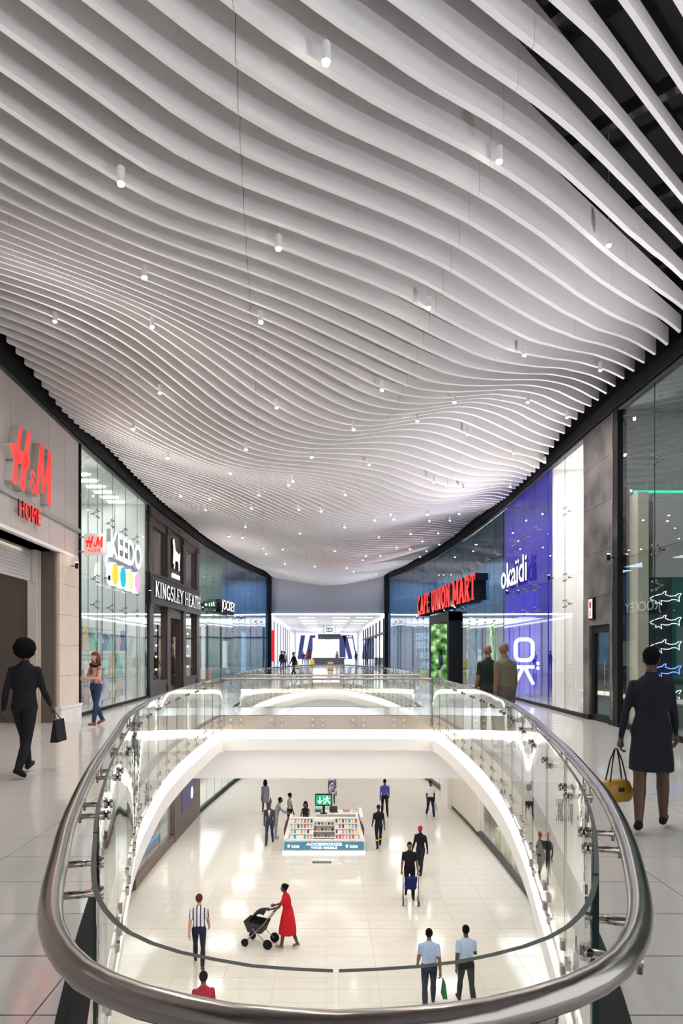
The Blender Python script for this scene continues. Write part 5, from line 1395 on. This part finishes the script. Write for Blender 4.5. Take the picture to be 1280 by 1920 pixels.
    # face
    if not g('lod'):
        EY = mat('eye_white', (.6, .58, .55), .3); PU = mat('eye_dark', (.01, .008, .006), .2); LP = mat('lips', (.16, .05, .045), .5)
        for q in (-1, 1):
            child('eye', MB().ball(hp(q * .031, .079, .008), (.012, .009, .007), EY, 8, 6).ball(hp(q * .031, .0865, .008), (.005, .003, .005), PU, 6, 5))
        child('mouth', MB().ball(hp(0, .087, -.068), (.022, .009, .006), LP, 8, 6))
    if g('skirt'):
        c, z0, z1, rx, ry = g('skirt'); SM = mat_of(c); k = 24; sm = MB(); rows = []
        for i in range(8):
            u = i / 7; z = z1 + (z0 - z1) * u; a = .15 + (rx - .15) * min(1, u * 1.25) ** .8; b = .118 + (ry - .118) * min(1, u * 1.25) ** .8
            for j in range(k):
                w = 2 * math.pi * j / k; fr = 1 + .035 * u * math.sin(w * 7)
                sm.v.append((a * fr * math.cos(w), b * fr * math.sin(w), z))
        kk = sm.mi(SM)
        for i in range(7):
            for j in range(k): sm.f.append((i*k + j, (i+1)*k + j, (i+1)*k + (j+1) % k, i*k + (j+1) % k)); sm.m.append(kk)
        child('skirt', sm)
    if g('scarf'): child('scarf', MB().tube([(.12 * math.cos(a), .10 * math.sin(a) + .02, 1.44 + .02 * math.sin(2 * a)) for a in [i * .45 for i in range(14)]], .035, 8, cloth(g('scarf')), closed=True))
    if g('shirt'): child('shirt_front', MB().add([(-.05, .118, 1.42), (.05, .118, 1.42), (0, .128, 1.15), (-.05, .06, 1.44), (.05, .06, 1.44)], [(0, 2, 1), (0, 1, 4, 3)], mat_of(g('shirt'))), False)
    if g('bands'):
        for rg, a, b, r in segs:
            if rg == 'shin':
                c = a.lerp(b, .35); c2 = a.lerp(b, .5); child('reflective_band', MB().tube([c, c2], [.078, .074], 14, cloth(g('bands'))))
for r in _raw: bpy.data.objects.remove(r[1])

# ------------------------------------------------------------------ things people hold
def held(key, i): return HANDPOS[next(k for k in HANDPOS if k.startswith(key))][i]
p = held('person in a dark jacket and dress', 0)
YB = mat('yellow_leather', (.33, .18, .01), .45, noise=.12, nscale=9)
t = thing('handbag', 'mustard yellow leather handbag with dark straps hanging from a hand', 'bag', (p.x - .03, p.y, p.z - .50), .25)
mb = MB()
for i, (a, b, z) in enumerate([(.13, .055, 0), (.155, .075, .03), (.16, .078, .11), (.13, .05, .185), (.10, .03, .20)]):
    for j in range(16):
        w = 2 * math.pi * j / 16; c_, s_ = math.cos(w), math.sin(w)
        mb.v.append((a * abs(c_) ** .6 * (1 if c_ > 0 else -1), b * abs(s_) ** .6 * (1 if s_ > 0 else -1), z))
kk = mb.mi(YB)
for i in range(4):
    for j in range(16): mb.f.append((i*16 + j, i*16 + (j+1) % 16, (i+1)*16 + (j+1) % 16, (i+1)*16 + j)); mb.m.append(kk)
mb.f.append(tuple(range(16))[::-1]); mb.m.append(kk); mb.f.append(tuple(range(64, 80))); mb.m.append(kk)
mb.build('bag_body', t, smooth=True)
for q in (-1, 1): MB().tube([(-.09, q * .035, .18), (-.05, q * .02, .38), (-.01, 0, .495), (.01, 0, .495), (.05, q * .02, .38), (.09, q * .035, .18)], .007, 6, cloth((.03, .02, .02))).build('strap', t)
MB().box(-.03, .03, -.08, -.074, .10, .14, cloth((.03, .02, .02))).build('clasp', t)

def tote(label, pos, col, drop, w=.16, hgt=.3, rz=0):
    t = thing('carrier_bag', label, 'bag', (pos.x + .075, pos.y, pos.z - drop), rz or math.pi / 2)
    MB().add([(-w, -.05, 0), (w, -.05, 0), (w, .05, 0), (-w, .05, 0), (-w * .9, -.015, hgt), (w * .9, -.015, hgt), (w * .9, .015, hgt), (-w * .9, .015, hgt)], [(0,3,2,1),(4,5,6,7),(0,1,5,4),(1,2,6,5),(2,3,7,6),(3,0,4,7)], cloth(col)).build('bag_body', t)
    MB().tube([(-w * .4, 0, hgt), (-.02, .06, drop - .01), (.02, .06, drop - .01), (w * .4, 0, hgt)], .006, 6, cloth(col)).build('handle', t)
tote('green carrier bag in the hand of the light blue shirt', held('person in a light blue shirt carrying', 1), (.01, .14, .045), .42, .15, .32)
tote('white carrier bag in the hand of the white tee shirt', held('person in a white tee', 0), (.6, .58, .58), .40)
tote('brown handbag beside the short grey dress', held('person in a short grey dress', 1), (.10, .035, .02), .30, .13, .2)
tote('black bag in the hand of the dark suit', held('person in a dark suit', 1), BLK, .42, .17, .3)
p = held('person in a light blue shirt holding a red', 1)
t = thing('package', 'red and pink package held against the light blue shirt', 'package', (p.x, p.y - .02, p.z - .1))
MB().box(-.09, .09, -.05, .05, 0, .16, cloth((.5, .03, .05))).build('box', t); MB().box(-.11, .05, -.06, .04, -.14, 0, cloth((.65, .4, .36))).build('pouch', t)
p = held('person in a black top', 0)
t = tag(MB().box(-.04, .04, -.006, .006, -.08, .08, BLACK).build('phone'), 'small black phone held behind the kiosk rack', 'phone'); t.location = (p.x + .06, p.y - .03, p.z + .04); reg(t, Matrix.Translation(t.location))

# black pram
def wheel(mb, c, r): mb.tube([(c[0] - .02, c[1], c[2]), (c[0] + .02, c[1], c[2])], r, 14, BLACK)
t = thing('pram', 'black hooded pram pushed by the red dress downstairs', 'pram', (-1.72, 18.42, LOW_Z), 1.25)
mb = MB()
for i in range(7):
    a = i / 6 * 1.9
    for j in range(9):
        w = -1 + 2 * j / 8; mb.v.append((w * .24, -.05 + .34 * math.sin(a - .3) * 1.0, .62 + .36 * math.cos(a - .3) - .07 * w * w))
kk = mb.mi(cloth(BLK))
for i in range(6):
    for j in range(8): mb.f.append((i*9 + j, i*9 + j + 1, (i+1)*9 + j + 1, (i+1)*9 + j)); mb.m.append(kk)
mb.build('hood', t, smooth=True)
MB().add([(-.24, -.15, .62), (.24, -.15, .62), (.24, .45, .66), (-.24, .45, .66), (-.18, -.05, .36), (.18, -.05, .36), (.18, .35, .36), (-.18, .35, .36)], [(4,5,6,7),(0,1,5,4),(1,2,6,5),(2,3,7,6),(3,0,4,7)], cloth((.05, .05, .055))).build('carrycot', t)
fr = MB()
for q in (-1, 1):
    fr.tube([(q * .24, -.42, 1.02), (q * .24, -.1, .6), (q * .22, .38, .14)], .014, 8, STEEL); fr.tube([(q * .22, .2, .5), (q * .24, -.25, .12)], .014, 8, STEEL)
fr.tube([(-.24, -.42, 1.02), (.24, -.42, 1.02)], .016, 8, BLACK); fr = fr.build('frame', t)
for q in (-1, 1):
    for y, r in ((.40, .10), (-.26, .13)):
        w_ = MB(); wheel(w_, (q * .25, y, r), r); w_.build('wheel', fr)
# wheeled frame
t = thing('walking_frame', 'light wheeled frame with a dark blue bag pushed by the black shirt', 'walker', (2.66, 21.42, LOW_Z), math.pi - .1)
fr = MB()
for q in (-1, 1):
    fr.tube([(q * .24, -.12, .98), (q * .24, 0, .9), (q * .23, .2, .08)], .014, 8, STEEL); fr.tube([(q * .24, .02, .8), (q * .25, -.28, .08)], .014, 8, STEEL)
fr.tube([(-.24, .08, .55), (.24, .08, .55)], .012, 8, STEEL); fr = fr.build('frame', t)
MB().add([(-.2, -.02, .85), (.2, -.02, .85), (.2, .2, .85), (-.2, .2, .85), (-.16, .02, .5), (.16, .02, .5), (.16, .18, .5), (-.16, .18, .5)], [(3,2,1,0),(4,5,6,7),(0,1,5,4),(1,2,6,5),(2,3,7,6),(3,0,4,7)], cloth((.01, .015, .09))).build('bag', t)
for q in (-1, 1):
    for y in (.2, -.28):
        w_ = MB(); wheel(w_, (q * .24, y, .075), .075); w_.build('wheel', fr)
# ------------------------------------------------------------------ phone accessory kiosk downstairs
KX, KY, KZ = -.08, 26.75, LOW_Z
KW = mat('kiosk_white', (.80, .79, .77), .45); KB = mat('kiosk_blue', (.085, .28, .42), .45)
t = thing('kiosk', 'white phone accessory kiosk with blue front panel in the lower mall', 'kiosk', (KX, KY, KZ))
MB().box(-1.6, 1.6, 0, 1.1, .08, .52, KW).box(1.3, 1.6, 1.1, 1.9, .08, .52, KW).box(-.4, 1.6, 1.9, 2.6, .08, .52, KW).build('base', t)
MB().box(-1.62, 1.62, .02, .10, .02, .07, mat('blue_white_strip', (.75, .88, 1), .5, emit=2)).build('floor_light', t)
fp = MB().box(-1.56, 1.56, -.025, 0, .14, .46, KB).build('front_panel', t)
letters(fp, 'ACCESSORIZE', -.70, .315, 1.40, .105, -.026, .008, WHITEE2, .02)
letters(fp, 'YOUR MOBILE', -.52, .185, 1.04, .085, -.026, .008, WHITEE2, .02)
for x in (-1.18, 1.10):
    letters(fp, 'icone', x - .08, .22, .30, .14, -.026, .008, WHITEE2, .0)
    st = [((.075 if i % 2 == 0 else .032) * math.sin(i * math.pi / 5), (.075 if i % 2 == 0 else .032) * math.cos(i * math.pi / 5)) for i in range(10)]
    MB().prism(st[::-1], lambda a, b, q: (x - .2 + a, -.026 - .008 * q, .29 + b), WHITEE2).build('star', fp)
def tilted(x0, x1, y0, z0, y1, z1, th, m):
    return MB().add([(x0, y0, z0), (x1, y0, z0), (x1, y1, z1), (x0, y1, z1), (x0, y0 + th, z0), (x1, y0 + th, z0), (x1, y1 + th, z1), (x0, y1 + th, z1)],
                    [(0,1,2,3),(7,6,5,4),(0,4,5,1),(1,5,6,2),(2,6,7,3),(3,7,4,0)], m)
RY0, RZ0, RY1, RZ1 = .12, .53, .78, 1.20
for a, b in ((-1.36, -.42), (.42, 1.36)):
    tilted(a, b, RY0, RZ0, RY1, RZ1, .05, KW).build('rack_board', t)
    for i in range(5):
        u = i / 4; y = RY0 + (RY1 - RY0) * u; z = RZ0 + (RZ1 - RZ0) * u
        MB().box(a, b, y - .07, y + .02, z - .012, z + .004, KW).build('rack_ledge', t)
for q in (-1, 1):
    MB().add([(q * 1.58, .15, .53), (q * 1.40, .80, 1.18), (q * 1.40, 1.6, 1.18), (q * 1.58, 1.9, .53), (q * 1.30, .80, 1.18), (q * 1.30, 1.6, 1.18), (q * 1.40, .2, .53), (q * 1.40, 1.9, .53)], [(0,1,2,3),(1,4,5,2),(0,6,4,1),(3,2,5,7)], KW).build('side_rack', t)
    for k in range(4):
        y = .35 + k * .36
        MB().add([(q * (1.585 - .02 * k), y, .55), (q * 1.41, y + .1, 1.17), (q * 1.41, y + .2, 1.17), (q * (1.585 - .02 * k), y + .1, .55), (q * 1.60, y + .05, .86)], [(0,1,4),(1,2,4),(2,3,4),(3,0,4)], mat('maroon_case', (.12, .02, .03), .5)).build('side_goods', t)
for i in range(3):
    MB().box(-.42, .42, .16 + .2 * i, .42 + .2 * i, .56 + .19 * i, .58 + .19 * i, KW).build('middle_shelf', t)
MB().box(-.42, .42, .75, .8, .53, 1.1, KW).build('middle_back', t)
MB().box(-.3, 1.45, 1.9, 2.55, .52, 1.06, KW).build('rear_counter', t)
MB().box(-.4, 1.55, 1.85, 2.6, 1.06, 1.10, KW).build('rear_worktop', t)
MB().box(1.45, 1.6, .9, 2.6, .52, 1.2, KW).build('side_panel', t)
MB().box(-1.36, 1.36, .80, 1.1, .53, 1.16, KW).build('rack_rear', t)
pal = [('red', (.55, .03, .03)), ('black', (.015, .015, .018)), ('pale blue', (.35, .5, .7)), ('pink', (.65, .3, .4)), ('yellow', (.7, .55, .03)), ('navy', (.02, .03, .12)), ('lilac', (.4, .3, .6)), ('white', (.75, .75, .75)), ('teal', (.02, .3, .3)), ('orange', (.7, .2, .03))]
case_me = {}
for nme, c in pal:
    m_ = mat('case_' + nme.replace(' ', '_'), c, .4)
    case_me[nme] = MB().prism(rrect(0, .075, .078, .15, .014, 3), lambda a, b, q: (a, -.005 - .01 * q, b), m_).box(-.03, -.008, -.019, -.015, .115, .142, BLACK).mesh('phone_case')
rnd = random.Random(11); ang = math.atan2(RY1 - RY0, RZ1 - RZ0)
for blk, sd in (((-1.36, -.42), 'left'), ((.42, 1.36), 'right')):
    for i in range(4):
        u = (i + .04) / 4; y = RY0 + (RY1 - RY0) * u; z = RZ0 + (RZ1 - RZ0) * u
        for j in range(7):
            x = blk[0] + .08 + j * .13; nme = rnd.choice(pal)[0]
            o = bpy.data.objects.new('phone_case', case_me[nme]); COL.objects.link(o)
            o.location = (KX + x, KY + y - .004, KZ + z + .004); o.rotation_euler = (-ang, 0, 0)
            reg(o, Matrix.Translation(o.location))
            tag(o, '%s phone case on the sloping kiosk rack' % nme, 'phone case', 'phone cases on the kiosk rack')
for i in range(3):
    for j in range(6):
        o = bpy.data.objects.new('charger_pack', None)
        bpy.data.objects.remove(o)
        c = [(.03, .03, .03), (.35, .08, .06), (.3, .3, .28)][(i + j) % 3]
        o = MB().lathe([(.03, 0), (.042, .01), (.042, .085), (.03, .1)], 10, mat('pack_%d' % ((i + j) % 3), c, .5)).build('headset_pack')
        o.location = (KX - .34 + j * .135, KY + .24 + .2 * i, KZ + .581 + .19 * i); reg(o, Matrix.Translation(o.location))
        tag(o, ['black', 'reddish', 'grey'][(i + j) % 3] + ' rounded pack on the middle kiosk shelf', 'pack', 'packs on the kiosk shelf')
es = thing('exit_sign', 'green and white exit sign standing on the kiosk counter', 'sign', (KX - .02, KY + 1.95, KZ + 1.10))
MB().box(-.05, .05, -.05, .05, 0, .35, BLACK).box(-.14, .14, -.1, .1, 0, .02, BLACK).build('stand', es)
MB().box(-.36, .36, -.04, .04, .33, .83, BLACK).build('case', es)
MB().box(-.32, .32, -.046, -.04, .37, .79, mat('exit_sign_green', (.01, .22, .1), .4, emit=.45, ecol=(.02, .45, .2))).build('face', es)
mb = MB(); f = lambda a, b, q: (a, -.047 - .006 * q, .58 + b)
for P_, w_ in (([(-.16, .14), (-.16, -.13)], .035), ([(-.26, -.02), (-.16, -.14), (-.06, -.02)], .035), ([(.1, .08), (.16, -.02), (.08, -.06), (.06, -.15)], .04), ([(.15, -.02), (.22, -.08), (.27, -.15)], .04), ([(.08, .07), (.03, -.01)], .03), ([(.12, .06), (.22, .05), (.26, .1)], .03), ([(0, -.2), (0, .2)], .012)):
    mb.prism(ribbon(P_, w_), f, WHITEE2)
mb.ball((.15, -.05, .71), (.032, .004, .032), WHITEE2, 8, 6); mb.build('symbol', es)
t = thing('laptop', 'open dark laptop on the kiosk worktop beside the exit sign', 'laptop', (KX + .42, KY + 2.2, KZ + 1.10), .2)
MB().box(-.17, .17, -.12, .12, 0, .02, DKGREY).build('keyboard', t); MB().box(-.17, .17, .11, .13, .02, .23, DKGREY).build('screen', t)
for k, (x, c, l) in enumerate(((-.25, (.02, .25, .3), 'teal box on the kiosk worktop'), (.95, (.6, .3, .35), 'pink folded cloth on the kiosk worktop'), (1.35, (.7, .7, .68), 'white carton on the kiosk worktop'))):
    o = MB().box(-.14, .14, -.1, .1, 0, .10, cloth(c)).box(-.12, .12, -.08, .08, .10, .12, cloth((.5, .5, .5))).build('stock_box'); o.location = (KX + x, KY + 2.3, KZ + 1.10); reg(o, Matrix.Translation(o.location)); tag(o, l + ' of the lower mall', 'box')

# ------------------------------------------------------------------ shop window displays
def garment(name, kind, col, loc, rz, label, group):
    t = thing(name, label, 'clothing', loc, rz, group); C = mat_of(col)
    if kind == 'top':
        P_ = [(-.17, 0), (.17, 0), (.18, .30), (.27, .20), (.34, .27), (.22, .47), (.09, .52), (.05, .48), (-.05, .48), (-.09, .52), (-.22, .47), (-.34, .27), (-.27, .20), (-.18, .30)]
    elif kind == 'trousers':
        P_ = [(-.16, 0), (-.04, 0), (-.01, .35), (.01, .35), (.04, 0), (.16, 0), (.15, .55), (-.15, .55)]
    else:
        P_ = [(-.30, 0), (.30, 0), (.14, .42), (.20, .55), (.10, .72), (.05, .66), (-.05, .66), (-.10, .72), (-.20, .55), (-.14, .42)]
    mb = MB(); mb.prism(P_, lambda a, b, q: (a, .05 - .10 * q, b), C); o = mb.build('fabric', t)
    bv = o.modifiers.new('b', 'BEVEL'); bv.width = .025; bv.segments = 2
    MB().tube([(-.18, 0, .50), (0, 0, .56), (.18, 0, .50)], .008, 6, STEEL).tube([(0, 0, .56), (0, 0, .66)], .005, 6, STEEL).build('hanger', t)
    return t
gcols = [((.45, .6, .6), 'pale teal'), ((.55, .35, .4), 'rose'), ((.5, .5, .62), 'lavender'), ((.2, .45, .35), 'mint green'), ((.6, .6, .62), 'light grey'), ((.6, .45, .25), 'tan'), ((.06, .12, .3), 'blue'), ((.7, .65, .6), 'cream')]
rack = sroot('trim_3', (-7.2, 22, 0))
for q, y in enumerate((19.6, 20.95, 22.3, 23.65)):
    for z in (2.35, 1.55, .78):
        MB().tube([(XL(y) - .75, y - .64, z), (XL(y) - .75, y + .64, z)], .012, 6, STEEL).build('hanging_rail', rack, world=True)
    MB().tube([(XL(y) - .75, y + .64, 0), (XL(y) - .75, y + .64, 6.95)], .015, 6, STEEL).build('rail_post', rack, world=True)
    for i, z in enumerate((2.35, 1.55, .78)):
        for j in range(2):
            c, nm_ = gcols[(q * 3 + i * 2 + j * 5) % 8]
            kd = ['top', 'dress', 'top'][(q + i + j) % 3]
            garment('hanging_garment', kd, c, (XL(y) - .75, y - .335 + .67 * j - .002, z - .665), math.pi / 2, '%s child-size %s hanging in the glazed shop window' % (nm_, kd), 'garments in the glazed shop window')
# mannequins
def mannequin(label, loc, rz, body_c, top_c, leg_c, head=True):
    t = thing('mannequin', label, 'mannequin', loc, rz); B = mat_of(body_c); T_ = mat_of(top_c); L_ = mat_of(leg_c)
    mb = MB()
    if head: mb.ball((0, .01, 1.66), (.075, .09, .115), B, 12, 10)
    mb.tube([(0, 0, 1.44), (0, 0, 1.58)], [.06, .05], 10, B)
    for q in (-1, 1): mb.tube([(q * .2, 0, 1.1), (q * .22, .04, .95), (q * .21, .09, .78)], [.04, .035, .028], 8, B).ball((q * .21, .1, .74), (.025, .04, .06), B, 8, 6)
    mb.build('figure', t, smooth=True)
    mb = MB(); n_ = 14
    for z, rx, ry in ((.86, .18, .13), (1.0, .165, .12), (1.12, .15, .11), (1.3, .185, .125), (1.42, .17, .095), (1.47, .07, .06)):
        for k in range(n_): mb.v.append((rx * math.cos(2 * math.pi * k / n_), ry * math.sin(2 * math.pi * k / n_), z))
    kk = mb.mi(T_)
    for i in range(5):
        for k in range(n_): mb.f.append((i*n_ + k, i*n_ + (k+1) % n_, (i+1)*n_ + (k+1) % n_, (i+1)*n_ + k)); mb.m.append(kk)
    for q in (-1, 1): mb.tube([(q * .17, 0, 1.42), (q * .205, 0, 1.25), (q * .21, .01, 1.08)], [.07, .062, .058], 10, T_)
    mb.build('shirt', t, smooth=True)
    mb = MB()
    for q in (-1, 1): mb.tube([(q * .085, 0, .93), (q * .095, .01, .5), (q * .10, 0, .06)], [.1, .075, .06], 10, L_).ball((q * .10, .05, .04), (.045, .11, .04), B, 8, 6)
    mb.build('trousers', t, smooth=True)
    MB().lathe([(.24, 0), (.24, .015), (.22, .02)], 20, STEEL).build('base_plate', t)
    return t
FIG = (.7, .7, .7); DKF = (.02, .02, .022)
mannequin('pale mannequin in a white jacket in the timber shop window', (XL(26.2) - .75, 26.2, .56), -math.pi / 2, FIG, (.7, .68, .66), (.5, .38, .26))
mannequin('pale mannequin in a cream shirt in the other timber shop window', (XL(31.5) - .75, 31.5, .56), -math.pi / 2, FIG, (.6, .55, .48), (.12, .1, .1))
mannequin('tan shirted mannequin inside the timber shop doorway', (XL(28.8) - 1.2, 28.8, 0), -math.pi / 2, DKF, (.35, .25, .15), (.05, .04, .04))
mannequin('black mannequin on an orange plinth in the far left shop', (XL(37.2) - .9, 37.2, .72), -math.pi / 2, DKF, DKF, DKF)
o = MB().box(-.45, .45, -.45, .45, 0, .70, mat('orange_plinth', (.55, .2, .03), .5)).box(-.47, .47, -.47, .47, .70, .72, mat('orange_plinth')).build('display_plinth'); o.location = (XL(37.2) - .9, 37.2, 0); reg(o, Matrix.Translation(o.location)); tag(o, 'orange display plinth under the black mannequin', 'plinth')
mannequin('navy vested mannequin in white shorts before the forest poster', (XR(36.4) - .2, 36.4, .0), math.pi / 2, DKF, (.04, .08, .16), (.65, .65, .65))
mannequin('white shirted mannequin beside the forest poster doorway', (XR(32.4) + .8, 32.4, 0), math.pi / 2, FIG, (.7, .72, .75), (.1, .12, .14))
mannequin('grey mannequin near the yellow bag in the outdoor shop', (XR(40.5) + .8, 40.5, 0), math.pi / 2, FIG, (.35, .45, .55), (.05, .07, .1))
mannequin('dark blue mannequin deep in the outdoor shop', (XR(45.0) + .7, 45.0, 0), math.pi / 2, DKF, (.02, .06, .2), (.03, .04, .06))
o = MB().box(-.2, .2, -.12, .12, 0, .5, cloth((.6, .55, .02))).box(-.15, .15, -.16, -.12, .08, .3, cloth((.5, .45, .02))).tube([(-.08, 0, .5), (0, 0, .6), (.08, 0, .5)], .012, 6, BLACK).build('backpack'); o.location = (XR(43.2) + .55, 43.2, .0); reg(o, Matrix.Translation(o.location)); tag(o, 'yellow backpack standing in the outdoor shop window', 'backpack')
# low tables in the near right shop
t = thing('display_table', 'glass topped display table holding a red shirt behind the near right glass', 'table', (7.15, 13.2, 0), .1)
MB().box(-.5, .5, -.5, .5, .78, .81, GLASS).build('table_top', t)
for a in (-.45, .45):
    for b in (-.45, .45): MB().box(a - .02, a + .02, b - .02, b + .02, 0, .78, CHROME).build('leg', t)
o = MB().box(-.12, .12, -.07, .07, 0, .06, cloth((.5, .02, .03))).box(-.1, .1, -.05, .05, .06, .08, cloth((.6, .6, .6))).build('folded_shirt'); o.location = (7.1, 13.1, .811); reg(o, Matrix.Translation(o.location)); tag(o, 'red folded shirt on the glass topped table', 'shirt')
